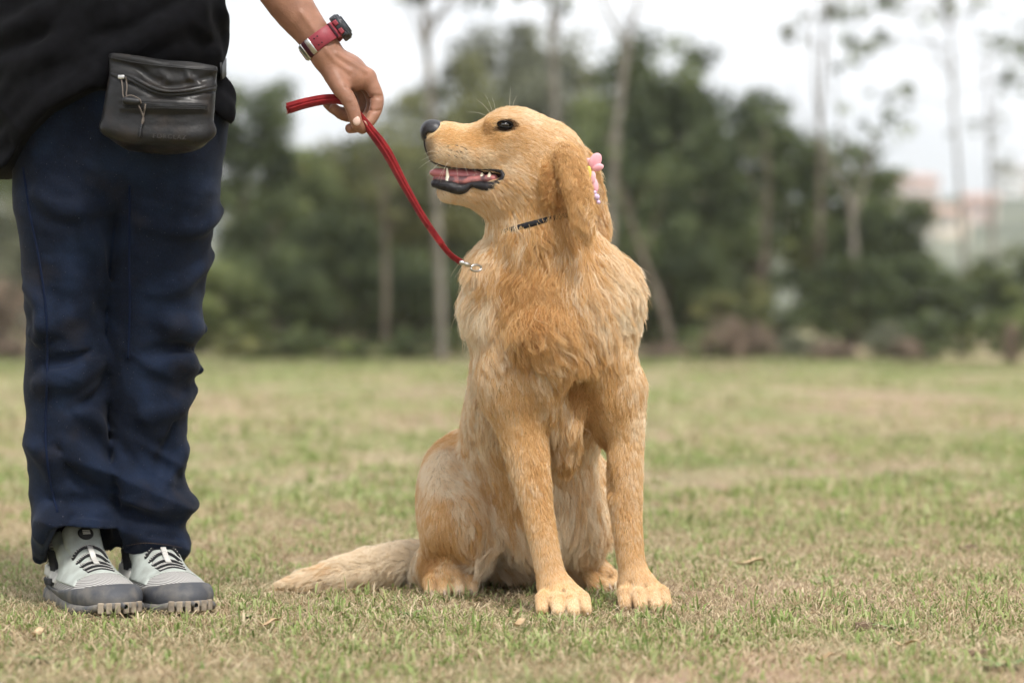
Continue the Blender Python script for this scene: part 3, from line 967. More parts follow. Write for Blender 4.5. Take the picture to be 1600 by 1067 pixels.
def denim_mat():
    m = bpy.data.materials.new('dark_denim'); m.use_nodes = True
    n, l = m.node_tree.nodes, m.node_tree.links
    b = n['Principled BSDF']; b.inputs['Roughness'].default_value = 0.85; b.inputs['Specular IOR Level'].default_value = 0.15
    b.inputs['Sheen Weight'].default_value = 0.03; b.inputs['Sheen Roughness'].default_value = 0.5
    tc = n.new('ShaderNodeTexCoord')
    def noi(s, d, sc=None):
        t = n.new('ShaderNodeTexNoise'); t.inputs['Scale'].default_value = s; t.inputs['Detail'].default_value = d
        if sc:
            mp = n.new('ShaderNodeMapping'); mp.inputs['Scale'].default_value = sc
            l.new(tc.outputs['Object'], mp.inputs['Vector']); l.new(mp.outputs['Vector'], t.inputs['Vector'])
        else:
            l.new(tc.outputs['Object'], t.inputs['Vector'])
        return t.outputs['Fac']
    def ramp(f, p0, c0, p1, c1):
        r = n.new('ShaderNodeValToRGB'); e = r.color_ramp.elements
        e[0].position, e[0].color = p0, (*c0, 1); e[1].position, e[1].color = p1, (*c1, 1)
        l.new(f, r.inputs['Fac']); return r.outputs['Color']
    def mix(f, a, c, mode='MIX'):
        x = n.new('ShaderNodeMix'); x.data_type = 'RGBA'; x.blend_type = mode
        if isinstance(f, float): x.inputs[0].default_value = f
        else: l.new(f, x.inputs[0])
        l.new(a, x.inputs[6]); l.new(c, x.inputs[7]); return x.outputs[2]
    weave = ramp(noi(800, 3, (1, 1, 0.3)), 0.36, (0.0020, 0.0042, 0.0110), 0.68, (0.0085, 0.0172, 0.041))
    worn = ramp(noi(11, 5), 0.46, (0.0018, 0.0036, 0.0100), 0.76, (0.016, 0.031, 0.072))
    c = mix(0.5, weave, worn)
    dust = ramp(noi(14, 5), 0.56, (0, 0, 0), 0.78, (0.5, 0.5, 0.5))
    brown = n.new('ShaderNodeRGB'); brown.outputs[0].default_value = (0.028, 0.024, 0.024, 1)
    c = mix(dust, c, brown.outputs[0])
    speck = ramp(noi(420, 2), 0.735, (0, 0, 0), 0.75, (1, 1, 1))
    lint = n.new('ShaderNodeRGB'); lint.outputs[0].default_value = (0.12, 0.12, 0.13, 1)
    c = mix(speck, c, lint.outputs[0])
    l.new(c, b.inputs['Base Color'])
    bp = n.new('ShaderNodeBump'); bp.inputs['Strength'].default_value = 0.15; bp.inputs['Distance'].default_value = 0.0006
    l.new(noi(700, 3, (1, 1, 0.3)), bp.inputs['Height'])
    b2 = n.new('ShaderNodeBump'); b2.inputs['Strength'].default_value = 0.25; b2.inputs['Distance'].default_value = 0.006
    l.new(noi(26, 4, (1, 1, 1.8)), b2.inputs['Height']); l.new(bp.outputs['Normal'], b2.inputs['Normal'])
    l.new(b2.outputs['Normal'], b.inputs['Normal'])
    return m
denim = denim_mat()
seam_m = mat('denim_seam', (0.006, 0.011, 0.030), 0.9, 0.1)
stitch_m = mat('stitch', (0.085, 0.055, 0.035), 0.8)

J = Field(axis((-0.90, -0.40, 0.0032)), axis((-0.10, 0.32, 0.0036)), axis((0.045, 0.22, 0.0026), (0.22, 0.98, 0.004)))
fat = ((0, 1, 0), 1.12)
LEG_A = [(106, 190, 0.07, 0.082), (105, 300, 0.07, 0.083), (104, 400, 0.072, 0.073), (103, 480, 0.075, 0.0635), (103, 577, 0.080, 0.0620), (105, 662, 0.085, 0.0650), (109, 746, 0.095, 0.0620), (123, 805, 0.105, 0.0600), (125, 850, 0.115, 0.057)]
LEG_B = [(268, 190, 0.085, 0.084), (262, 300, 0.095, 0.081), (246, 400, 0.110, 0.079), (237, 500, 0.118, 0.0755), (231, 560, 0.122, 0.0685), (228, 645, 0.128, 0.0650), (226, 718, 0.132, 0.0615), (233, 785, 0.135, 0.0595), (238, 850, 0.138, 0.0510)]
JB = Field(*J.ax)
for F_, leg in ((J, LEG_A), (JB, LEG_B)):
    F_.add(Ell(P(183, 170, 0.075), (0.168, 0.108, 0.16)), 0.03)
    F_.pchain(leg, 0.03, fat)
J.F = smin(J.F, JB.F, 0.003)
def fold(F, pts, r, k=0.018, sink=0.15, cut=False, y1=None):
    """a crease or ridge of cloth that follows photo points on the surface"""
    q = np.array(pts, float)
    q = spline(q, 3 * len(q))
    h = np.array([F.hit(a, b, y1=y1) for a, b in q])
    h[:, 1] += r * sink if not cut else -r * 0.35
    t = np.sin(np.linspace(0.12, math.pi - 0.12, len(h))) * 0.75 + 0.25
    c = Chain([(p, r * 1.35 * w) for p, w in zip(h, t)])
    F.sub(c, k * 0.7) if cut else F.add(c, k)
for pts, r in (([(312, 578), (275, 566), (235, 572)], .014), ([(318, 515), (285, 512), (250, 500)], .012), ([(158, 545), (168, 575), (172, 620)], .011),
               ([(60, 602), (105, 590), (160, 566)], .011), ([(50, 520), (90, 505), (130, 480)], .009), ([(42, 450), (70, 480), (60, 530)], .009),
               ([(70, 795), (110, 812), (180, 800)], .015), ([(64, 820), (95, 800), (110, 760)], .012), ([(75, 850), (100, 822), (150, 826), (190, 822)], .012),
               ([(60, 870), (72, 840), (90, 815)], .012), ([(100, 690), (150, 735), (172, 780)], .010), ([(45, 680), (80, 730), (95, 775)], .008),
               ([(297, 784), (260, 792), (200, 776)], .014), ([(190, 812), (240, 830), (286, 838)], .013), ([(280, 860), (240, 852), (196, 846)], .010),
               ([(205, 760), (235, 800), (280, 815)], .009), ([(288, 700), (262, 745), (240, 770)], .008), ([(182, 700), (200, 750), (196, 800)], .009),
               ([(330, 400), (290, 440), (240, 455)], .008), ([(345, 330), (300, 360), (220, 350)], .008), ([(120, 330), (150, 400), (160, 470)], .008),
               ([(60, 300), (100, 330), (170, 320)], .008), ([(120, 640), (150, 660), (170, 700)], .008), ([(300, 610), (268, 640), (225, 650)], .008)):
    fold(J, pts, r)
for pts, r in (([(302, 544), (270, 545), (230, 552)], .009), ([(60, 570), (100, 566), (140, 548)], .008), ([(80, 780), (120, 786), (178, 778)], .008),
               ([(282, 813), (250, 815), (205, 800)], .009), ([(90, 835), (120, 806), (170, 812)], .006), ([(196, 858), (240, 838), (286, 846)], .006),
               ([(90, 700), (120, 745), (165, 770)], .006), ([(245, 770), (262, 700), (270, 660)], .006), ([(170, 590), (150, 620), (110, 640)], .006)):
    fold(J, pts, r, cut=True)
def crumple(F, amp, fx, fz, seed, tilt=0.35, band=0.03):
    """cloth creases pressed into the surface: amp(z) metres, ridges running mostly across"""
    i = np.nonzero(np.abs(F.F) < band)
    X_, Y_, Z_ = F.ax[0][i[0]], F.ax[1][i[1]], F.ax[2][i[2]]
    q = np.stack([X_ * fx + Z_ * fz * tilt * 0.3, Y_ * fx, Z_ * fz + X_ * fz * tilt], 1)
    w = np.stack([vnoise(q, 0.6, seed), vnoise(q, 0.6, seed + 1), vnoise(q, 0.6, seed + 2)], 1)
    r = 1 - 2 * np.abs(vnoise(q + 0.7 * w, 1.0, seed + 3))
    r2 = 1 - 2 * np.abs(vnoise(q + 0.5 * w, 2.1, seed + 4))
    F.F[i] -= (amp(Z_) * (r * 0.7 + r2 * 0.35)).astype(np.float32)
crumple(J, lambda z: np.interp(z, [0.08, 0.2, 0.3, 0.4, 0.48, 0.6, 0.8], [.0120, .0105, .0055, .0068, .0055, .0038, .0034]), 6.5, 14.0, 51)
# hems: open cuffs lying over the shoes
XX, ZZ = J.X, J.Z
pxg = 800 + XX * FPX / (CAM_D + 0.11)
hem_py = np.interp(pxg, [40, 62, 85, 100, 120, 192, 196, 290], [893, 890, 846, 820, 812, 822, 862, 868]).astype(np.float32)
hem_z = CAM_H + (HOR - hem_py) * (CAM_D + 0.11) / FPX - np.clip((J.Y - 0.10) / 0.06, 0, 1) * np.where(pxg < 193, 0.050, 0.020)
J.F = np.maximum(J.F, (hem_z - ZZ).astype(np.float32))
inner = Field(*J.ax)
inner.pchain([(122, 760, 0.105, 0.050), (126, 905, 0.12, 0.054)], 0.0, fat)
inner.pchain([(240, 770, 0.14, 0.044), (242, 905, 0.14, 0.046)], 0.0, fat)
J.F = np.maximum(J.F, -inner.F)
jeans = link('jeans', J.mesh('jeans', 2), denim, person)
def on_surface(F, pts, n, off=0.001, y1=None):
    q = spline(np.array(pts, float), n)
    h = np.array([F.hit(a, b, y1=y1) for a, b in q])
    h[1:-1, 1] = (h[:-2, 1] + h[1:-1, 1] * 2 + h[2:, 1]) / 4
    h[:, 1] -= off
    return h
for pts in ([(36, 262), (46, 330), (62, 410), (72, 490), (74, 580), (71, 680), (78, 750), (90, 800)], [(203, 290), (202, 400), (203, 480), (200, 560)]):
    link('seam', sweep('seam', on_surface(J, pts, 60), circle(0.0022, 6), (1, 0, 0)), seam_m, jeans)
for pts in ([(198, 852), (225, 848), (255, 850), (284, 855)],):
    h = on_surface(J, pts, 70, 0.0012)
    V, F_ = [], []
    for i in range(0, len(h) - 1, 2):
        a, b = h[i], h[i + 1]
        d = (b - a) / np.linalg.norm(b - a); s = np.cross(d, [0, 1, 0]) * 0.0006
        k = len(V); V += [a - s, a + s, b + s, b - s, a - s - [0, .001, 0], a + s - [0, .001, 0], b + s - [0, .001, 0], b - s - [0, .001, 0]]
        F_ += [(k + 4, k + 5, k + 6, k + 7), (k, k + 1, k + 5, k + 4), (k + 2, k + 3, k + 7, k + 6), (k + 1, k + 2, k + 6, k + 5), (k + 3, k, k + 4, k + 7)]
    o = link('stitching', py_mesh('stitching', V, F_), stitch_m, jeans)
    o['kind'] = 'stuff'

# ---- shirt
shirt_m = mat('black_cotton', (0.0022, 0.0022, 0.0029), 0.88, 0.07, noise=(60, (0.0045, 0.0045, 0.0058), 5), bump=(300, 0.25, 0.001), sheen=0.008)
S = Field(axis((-0.90, -0.38, 0.004)), axis((-0.15, 0.32, 0.005)), axis((0.64, 0.98, 0.0035), (0.98, 1.48, 0.007)))
flat = ((0, 1, 0), 0.70)
S.pchain([(178, 240, 0.075, 0.188), (172, 150, 0.075, 0.182), (166, 0, 0.075, 0.178), (165, -200, 0.08, 0.180), (165, -370, 0.09, 0.160)], 0.02, flat)
S.add(Ell(P(165, -405, 0.09), (0.185, 0.085, 0.07)), 0.05)
S.pchain([(310, -400, 0.085, 0.072), (338, -300, 0.06, 0.068), (352, -205, 0.04, 0.066)], 0.03)
S.pchain([(20, -400, 0.085, 0.072), (-8, -300, 0.09, 0.068), (-20, -205, 0.09, 0.066)], 0.03)
for pts, r in (([(-20, 250), (60, 180), (120, 135), (172, 82)], .014), ([(172, 84), (230, 62), (290, 45), (338, 20)], .012), ([(-20, 210), (50, 150), (120, 100)], .010),
               ([(-10, 120), (60, 90), (150, 75)], .008), ([(0, 60), (60, 30), (110, 0)], .010), ([(335, 0), (342, 60), (330, 110)], .010), ([(300, 10), (322, 60), (338, 100)], .008),
               ([(346, 128), (350, 150), (346, 172)], .010), ([(345, 160), (350, 176), (347, 190)], .008), ([(-10, 268), (20, 258), (50, 226)], .012),
               ([(240, 90), (290, 80), (336, 84)], .007), ([(180, 30), (230, 10), (290, -30)], .009), ([(-10, 180), (40, 120), (110, 60), (180, 20)], .010), ([(30, 215), (90, 160), (150, 118)], .008), ([(210, 75), (250, 45), (300, 20), (330, -10)], .009), ([(100, 40), (160, 0), (230, -40)], .009)):
    fold(S, pts, r * 1.25, 0.018, 0.0)
crumple(S, lambda z: np.interp(z, [0.7, 0.85, 1.0, 1.4], [.010, .0105, .009, .004]), 4.0, 9.0, 71, 0.9)
pxs = 800 + S.X * FPX / (CAM_D + 0.05)
hp = np.interp(pxs, [-100, 0, 25, 60, 100, 165, 250, 330, 352, 365], [280, 276, 262, 218, 182, 148, 150, 170, 188, 192]).astype(np.float32)
S.F = np.maximum(S.F, (CAM_H + (HOR - hp) * (CAM_D + 0.03) / FPX - S.Z).astype(np.float32))
for z_cut, xc in ((P(0, -195)[2], 1),):
    arm_side = (S.X > P(318, 0, 0.05)[0]) | (S.X < P(12, 0, 0.09)[0])
    S.F = np.where(arm_side & (S.Z > 1.02), np.maximum(S.F, (z_cut - S.Z)), S.F).astype(np.float32)
shirt = link('shirt', S.mesh('shirt', 2), shirt_m, person)

# ---- body: head, neck, arms and hand, one skin
def skin_mat():
    m = mat('skin', (0.225, 0.105, 0.062), 0.48, 0.4, noise=(38, (0.345, 0.170, 0.108), 7, 0.3, 0.72), bump=(260, 0.45, 0.0012), sub=0.08)
    return m
skin = skin_mat()
HX = -0.022
B = Field(axis((-1.02, -0.40, 0.006), (-0.40, -0.335, 0.003), (-0.335, -0.19, 0.0016)), axis((-0.085, 0.065, 0.0016), (0.065, 0.27, 0.006)), axis((0.70, 0.735, 0.003), (0.735, 0.90, 0.0016), (0.90, 1.02, 0.003), (1.02, 1.72, 0.006)))
B.pchain([(305, -410, 0.085, 0.056), (338, -270, 0.05, 0.048), (368, -130, 0.015, 0.043), (392, -92, 0.0, 0.042), (450, 2, -0.012, 0.0345), (486, 50, -0.016, 0.0275), (508, 80, -0.016, 0.0262)], 0.02, ((0, 1, 0), 1.0))
B.pchain([(25, -410, 0.085, 0.056), (-8, -270, 0.10, 0.048), (-22, -130, 0.11, 0.042), (-10, 0, 0.10, 0.036), (0, 60, 0.09, 0.028)], 0.02)
B.add(Ell(P(165, -390, 0.09), (0.165, 0.08, 0.08)), 0.05)
B.pchain([(165, -420, 0.09, 0.062), (165, -490, 0.085, 0.055), (168, -530, 0.075, 0.055)], 0.03)
B.add(Ell(P(165, -605, 0.08), (0.074, 0.095, 0.105)), 0.02)
B.add(Ell(P(168, -560, 0.05), (0.058, 0.070, 0.070)), 0.03)
B.add(Cone(P(168, -600, -0.015), P(169, -575, -0.030), 0.010, 0.015), 0.012)
for sx in (-1, 1):
    B.add(Ell(P(165 + sx * 76, -590, 0.085), (0.010, 0.020, 0.032)), 0.008)
    B.sub(Ell(P(167 + sx * 30, -607, -0.018), (0.018, 0.012, 0.011)), 0.012)
B.add(Cone(P(150, -545, -0.016), P(187, -545, -0.016), 0.008, 0.008), 0.008)
# hand: palm from wrist to each knuckle, then the curled fingers and the thumb
KN = [(574, 121, -0.012, .0128), (571, 125, 0.010, .0130), (563, 131, 0.030, .0125), (553, 136, 0.048, .0112)]
for i, (a, b, c, r) in enumerate(KN):
    B.add(Cone(P(506 + i * 3, 84 + i * 2, -0.030 + i * 0.011), P(a, b, c), 0.0165, r), 0.014)
B.add(Ell(P(538, 113, 0.004), (0.034, 0.034, 0.030)), 0.012)
B.add(Ell(P(552, 124, -0.018), (0.021, 0.018, 0.020)), 0.012)       # web of the thumb
B.pchain([KN[0], (588, 150, -0.014, .0112), (587, 171, -0.018, .0104), (577, 190, -0.026, .0092), (566, 202, -0.030, .0080)], 0.007)
B.pchain([KN[1], (583, 156, 0.010, .0112), (577, 180, 0.004, .0104), (560, 197, -0.006, .0092), (547, 201, -0.014, .0080)], 0.007)
B.pchain([KN[2], (570, 160, 0.030, .0108), (556, 180, 0.022, .0102), (536, 180, 0.006, .0090), (522, 170, -0.004, .0080)], 0.007)
B.pchain([KN[3], (554, 160, 0.048, .0098), (540, 176, 0.038, .0092), (523, 172, 0.020, .0082), (511, 163, 0.010, .0070)], 0.007)
B.pchain([(512, 100, -0.026, .0170), (531, 136, -0.038, .0142), (541, 150, -0.042, .0122), (550, 168, -0.044, .0112), (555, 186, -0.044, .0100), (557, 195, -0.043, .0086)], 0.012)
B.sub(Cone(P(552, 160, -0.0565), P(543, 163, -0.0555), 0.0018, 0.0018), 0.003)       # creases on the thumb joint and fingers
B.sub(Cone(P(553, 166, -0.0565), P(544, 168, -0.0555), 0.0016, 0.0016), 0.003)
for pts, r in (([(498, 60), (520, 92), (546, 112)], .0022), ([(470, 20), (488, 44), (500, 66)], .0024), ([(525, 84), (552, 100), (570, 112)], .0020)):      # sinews and veins
    q_ = [B.hit(a, b) for a, b in spline(np.array(pts, float), 7)]
    B.add(Chain([(h_ + np.array([0, r * 0.3, 0]), r) for h_ in q_]), 0.006)
for pts in ([(578, 150), (588, 149), (596, 150)], [(576, 153), (588, 153), (596, 154)], [(576, 172), (586, 174), (594, 173)], [(540, 136), (548, 139), (553, 143)]):
    q_ = [B.hit(a, b) for a, b in spline(np.array(pts, float), 5)]
    B.sub(Chain([(h_, 0.0012) for h_ in q_]), 0.003)
body_p = link('body', B.mesh('person_body', 2), skin, person)
nail_m = mat('fingernail', (0.62, 0.42, 0.34), 0.3, 0.5)
def nail(px, py, w, h, tilt, y1=None):
    c = B.hit(px, py, y1=y1)
    me = Field(axis((c[0] - .012, c[0] + .012, .0008)), axis((c[1] - .008, c[1] + .008, .0008)), axis((c[2] - .014, c[2] + .014, .0008)))
    rot = np.array(Matrix.Rotation(tilt, 3, 'Y'))
    me.add(Ell(c + np.array([0, 0.0012, 0]), (w, 0.0030, h), rot), 0)
    link('fingernail', me.mesh('fingernail', 1), nail_m, body_p)
nail(557, 189, 0.0062, 0.0078, R(-8))
nail(513, 160, 0.0035, 0.0045, R(60))
# hair on the head and short beard line stay out of the picture, but a head is not bald
hair_m = mat('dark_hair', (0.02, 0.015, 0.012), 0.7, 0.3, bump=(90, 0.8, 0.004))
Hh = Field(axis((-0.76, -0.52, 0.005)), axis((-0.04, 0.22, 0.005)), axis((1.44, 1.72, 0.005)))
Hh.add(Ell(P(165, -615, 0.09), (0.081, 0.098, 0.108)), 0)
Hh.sub(Box(P(166, -535, -0.03), (0.09, 0.10, 0.11), 0.03), 0.02)
link('hair', Hh.mesh('hair', 2), hair_m, person)
eye_w = mat('eye_white', (0.75, 0.73, 0.70), 0.2, 0.5)
for sx in (-1, 1):
    e = Field(*[axis((c - 0.016, c + 0.016, 0.002)) for c in P(167 + sx * 30, -606, -0.004)])
    e.add(Ell(P(167 + sx * 30, -606, -0.004), (0.0115, 0.0115, 0.0095)), 0)
    eo_ = link('eye', e.mesh('eye', 1), eye_w, body_p)
    c_ = P(167 + sx * 30, -606, -0.0125)
    e2_ = Field(*[axis((c - 0.008, c + 0.008, 0.001)) for c in c_])
    e2_.add(Ell(c_, (0.0055, 0.0035, 0.0055)), 0)
    link('iris', e2_.mesh('iris', 1), hair_m, eo_)
# ---- trainers: modelled in their own frame (u heel to toe, v across, w up), then set on the ground
mesh_m = mat('shoe_mesh', (0.45, 0.44, 0.42), 0.85, 0.2)
def mesh_fabric(m):
    n, l = m.node_tree.nodes, m.node_tree.links
    b = n['Principled BSDF']
    tc = n.new('ShaderNodeTexCoord')
    w = n.new('ShaderNodeTexWave'); w.inputs['Scale'].default_value = 95; w.inputs['Distortion'].default_value = 0.6
    w.bands_direction = 'DIAGONAL'
    l.new(tc.outputs['Object'], w.inputs['Vector'])
    r = n.new('ShaderNodeValToRGB'); e = r.color_ramp.elements
    e[0].position, e[0].color = 0.15, (0.16, 0.155, 0.15, 1); e[1].position, e[1].color = 0.55, (0.47, 0.455, 0.43, 1)
    l.new(w.outputs['Fac'], r.inputs['Fac']); l.new(r.outputs['Color'], b.inputs['Base Color'])
    bp = n.new('ShaderNodeBump'); bp.inputs['Strength'].default_value = 0.5; bp.inputs['Distance'].default_value = 0.0015
    l.new(w.outputs['Fac'], bp.inputs['Height']); l.new(bp.outputs['Normal'], b.inputs['Normal'])
mesh_fabric(mesh_m)
over_m = mat('shoe_overlay', (0.43, 0.465, 0.43), 0.6, 0.3, noise=(40, (0.31, 0.325, 0.295), 5))
pale_m = mat('shoe_panel', (0.60, 0.59, 0.555), 0.65, 0.3, noise=(50, (0.42, 0.40, 0.37), 4))
rand_m = mat('shoe_rand', (0.060, 0.063, 0.072), 0.6, 0.35, noise=(30, (0.17, 0.155, 0.135), 5, 0.42, 0.75), bump=(80, 0.2, 0.001))
sole_m = mat('shoe_sole', (0.085, 0.088, 0.096), 0.75, 0.25, noise=(40, (0.24, 0.215, 0.18), 5))
tread_m = mat('shoe_tread', (0.20, 0.165, 0.13), 0.9, 0.15, noise=(70, (0.36, 0.30, 0.23), 4))
black_m = mat('shoe_black', (0.02, 0.02, 0.022), 0.75, 0.25)
white_m = mat('lace_white', (0.66, 0.64, 0.60), 0.8, 0.2)

def make_shoe(name, toe_px, toe_dy, heel_px, heel_dy, label, badge=True):
    T, Hl = G(toe_px, toe_dy, 0), G(heel_px, heel_dy, 0)
    U = (T - Hl); L = np.linalg.norm(U); U /= L
    Vv = np.array([U[1], -U[0], 0.0]) * 1.12                 # to the wearer's right, i.e. image left when the toe points at us
    ax = (axis((-0.07, 0.07, 0.0021)), axis((-0.02, L + 0.03, 0.0021)), axis((0.0, 0.165, 0.0021)))
    # field axes here are (v, u, w)
    def p(v, u, w): return np.array([v, u, w])
    up = Field(*ax)
    q = L / 0.285
    up.chain([(p(0, .085 * q, .036), .039), (p(0, .18 * q, .030), .0450), (p(0, .235 * q, .028), .0420), (p(0, .258 * q, .026), .030)], 0.015, ((0, 0, 1), 0.74))
    up.chain([(p(0, .043 * q, .042), .036), (p(0, .052 * q, .088), .034)], 0.015)
    up.chain([(p(0, .172 * q, .042), .024), (p(0, .130 * q, .060), .028), (p(0, .092 * q, .082), .028)], 0.015, ((1, 0, 0), 1.15))
    up.F = np.maximum(up.F, (0.019 - up.Z)).astype(np.float32)
    base = up.F.copy()
    up.sub(Ell(p(0, .045 * q, .135), (.029, .036, .040)), 0.008)
    root = empty(name, tuple((T + Hl) / 2), parent=None)
    root.parent = person; root.location = tuple((T + Hl) / 2 - np.array(person.location))
    root['label'] = label
    def place(F, nm, m, par, smooth=2, thick=None):
        me = F.mesh(nm, smooth)
        V = F.V
        W = Hl[None] + V[:, 0:1] * Vv[None] + V[:, 1:2] * U[None] + V[:, 2:3] * np.array([[0, 0, 1.0]])
        me.vertices.foreach_set('co', W.astype(np.float32).ravel())
        me.flip_normals() if np.linalg.det(np.array([Vv, U, [0, 0, 1]])) < 0 else None
        me.update()
        return link(nm, me, m, par)
    def shell(cond, inset=-0.0022):
        """a panel laid over the upper where cond < 0 (a field over v, u, w)"""
        f = Field(*ax)
        f.F = np.maximum(np.maximum(base + inset, -(base + 0.003)), cond).astype(np.float32)
        f.F = np.maximum(f.F, -Ell(p(0, .045 * q, .140), (.027, .034, .040))(f.X, f.Y, f.Z)).astype(np.float32)
        return f
    u, v, w = up.Y / q, up.X, up.Z
    one = np.ones_like(base)
    place(up, 'upper', mesh_m, root, 3)
    # rand round the toe and along the sides
    top = np.interp(u, [0, .05, .09, .13, .17, .20, .235, .27, .3], [.042, .034, .030, .030, .035, .039, .044, .052, .052])
    rd = place(shell((w - top) * one, -0.0030), 'toe_rand', rand_m, root)
    # eyestay and quarter overlay
    stay = np.maximum(np.abs(u - (0.195 - w * 0.9)) - 0.048, (0.042 + (0.0 * v)) - w) * one
    stay = np.maximum(stay, 0.019 - np.abs(v)) * one
    place(shell(stay, -0.0020), 'eyestay', over_m, root)
    # vamp piece behind the toe
    vamp = np.maximum(np.abs(u - 0.186 - (w - .05) * .6) - 0.011, 0.043 - w) * one
    place(shell(vamp, -0.0018), 'vamp', over_m, root)
    # heel counter, pale side panel, collar
    place(shell(np.maximum(u - 0.045, 0.086 - w) * one + np.maximum(0, w - 0.104), -0.0030), 'collar', black_m, root)
    side = np.maximum(np.abs(w - (0.052 - (u - .05) * 0.10)) - 0.0085, np.abs(u - 0.055) - 0.055) * one
    place(shell(side, -0.0026), 'side_panel', pale_m, root)
    side2 = np.maximum(np.abs(w - (0.034 + np.abs(u - .04) * .1)) - 0.006, np.abs(u - 0.045) - 0.05) * one
    place(shell(side2, -0.0034), 'heel_stripe', black_m, root)
    patch = np.maximum(np.abs(u - (0.062 - (w - .075) * .5)) - 0.010, np.abs(w - 0.070) - 0.017) * one
    patch = np.maximum(patch, 0.012 - v)
    pt = place(shell(patch, -0.0036), 'loop_patch', black_m, root)
    # tongue
    tg = Field(*ax)
    tg.chain([(p(0, .168 * q, .054), .013), (p(0, .138 * q, .072), .017), (p(0, .110 * q, .094), .019), (p(0, .094 * q, .116), .019)], 0.01, ((1, 0, 0), 1.45))
    place(tg, 'tongue', over_m, root)
    # badge on the tongue
    bc = tg.hit_local = None
    nrm = np.array([0, 0.80, 0.60]); cpt = p(0, .1185 * q, .1165)
    bd = Field(axis((-.016, .016, .0009)), axis((cpt[1] - .018, cpt[1] + .018, .0009)), axis((cpt[2] - .018, cpt[2] + .018, .0009)))
    rot = np.stack([[1, 0, 0], nrm, np.cross([1, 0, 0], nrm)], 1)
    bd.add(Ell(cpt, (.0115, .0045, .0115), rot), 0)
    bo = place(bd, 'badge', black_m, root, 1) if badge else None
    for s in (-0.003, 0.0, 0.003) if badge else ():
        bb = Field(*bd.ax)
        e3 = np.cross([1, 0, 0], nrm)
        bb.add(Box(cpt + nrm * 0.0042 + e3 * s, (.0058, .0009, .0009), .0004, rot), 0)
        place(bb, 'badge_bar', pale_m, bo, 0)
    # sole: foot-shaped slab with a waist and upturned toe
    so = Field(axis((-0.07, 0.07, 0.0021)), axis((-0.02, L + 0.03, 0.0021)), axis((-0.004, 0.05, 0.0016)))
    half = np.interp(so.Y / q, [0.0, .01, .03, .06, .10, .14, .18, .21, .24, .262, .278, .286], [.004, .024, .0355, .0395, .038, .041, .0470, .0485, .0460, .0400, .032, .022])
    lift = np.interp(so.Y / q, [0, .02, .2, .26, .29], [.004, .0, .0, .006, .016])
    hgt = np.interp(so.Y / q, [0, .08, .2, .26, .29], [.027, .022, .017, .019, .026])
    half = np.minimum(half, np.sqrt(np.maximum(0.0475**2 - np.maximum(so.Y / q - .246, 0)**2, 0)))
    wave = 0.0006 * np.sin(so.Y * 260) * (so.Y / q < .1)
    so.F = np.maximum(np.abs(so.X) - half + wave - 0.003 * np.sin(np.clip((so.Z - lift) / (hgt - lift + 1e-4), 0, 1) * math.pi), np.maximum(lift - so.Z, so.Z - hgt)).astype(np.float32)
    sl = place(so, 'sole', sole_m, root, 2)
    # lugs round the toe and a window at the heel
    for k in range(6):
        a = -0.62 + 1.24 * k / 5
        c = p(math.sin(a) * .0465, (.246 + math.cos(a) * .0462) * q, .017)
        d = np.array([math.sin(a), math.cos(a), 0.0])
        lg = Field(axis((c[0] - .012, c[0] + .012, .001)), axis((c[1] - .012, c[1] + .012, .001)), axis((0.0, .032, .001)))
        rr = np.stack([np.cross(d, [0, 0, 1]), d, [0, 0, 1]], 1)
        lg.add(Box(c, (.0042, .0030, .0085), .0012, rr), 0)
        place(lg, 'tread_lug', tread_m, sl, 1)
    # laces: cords across the tongue with a webbing keeper down the middle
    for k in range(5):
        uu = (.134 + k * .0135) * q
        pts = []
        for s in np.linspace(-1, 1, 13):
            vv = s * (.025 - .0015 * k)
            zz = max((f.down(vv, uu + .004 * abs(s), .16) if f.down(vv, uu + .004 * abs(s), .16) is not None else p(0, 0, 0))[2] for f in (tg, up))
            pts.append(p(vv, uu + .004 * abs(s), zz + 0.0016))
        pts = np.array(pts)
        pts[1:-1, 2] = (pts[:-2, 2] + 2 * pts[1:-1, 2] + pts[2:, 2]) / 4
        Wp = Hl[None] + pts[:, 0:1] * Vv + pts[:, 1:2] * U + pts[:, 2:3] * np.array([0, 0, 1.0])
        for off in (-0.0024, 0.0024):
            lc = link('lace', sweep('lace', Wp + U * off, circle(0.0023, 7), tuple(U)), black_m, root)
            nub = []
            V_, F_ = [], []
            fine = spline(Wp + U * off, 40)
            for i in range(1, 39, 2):                          # pale flecks woven into the cord
                a, b = fine[i], fine[i + 1]
                d = b - a; d /= np.linalg.norm(d) + 1e-9
                t2 = U - d * (U @ d); t2 /= np.linalg.norm(t2); t3 = np.cross(d, t2); t3 *= np.sign(t3[2] + 1e-9)
                c0 = (a + b) / 2 + t3 * 0.0020
                k0 = len(V_)
                for dz in (0, 0.0007):
                    V_ += [c0 + d * .0006 * sx + t2 * .0009 * sy + t3 * dz for sx, sy in ((-1, -1), (1, -1), (1, 1), (-1, 1))]
                F_ += [(k0 + 4, k0 + 5, k0 + 6, k0 + 7)] + [(k0 + j, k0 + (j + 1) % 4, k0 + 4 + (j + 1) % 4, k0 + 4 + j) for j in range(4)]
            o = link('lace_fleck', py_mesh('lace_fleck', V_, F_), white_m, lc); o['kind'] = 'stuff'
    kp = []
    for k in range(9):
        uu = (.130 + k * .0075) * q
        zz = max((f.down(0.0, uu, .16) if f.down(0.0, uu, .16) is not None else p(0, 0, 0))[2] for f in (tg, up))
        kp.append(p(0, uu, zz + 0.0048))
    kp = np.array(kp)
    Wk = Hl[None] + kp[:, 0:1] * Vv + kp[:, 1:2] * U + kp[:, 2:3] * np.array([0, 0, 1.0])
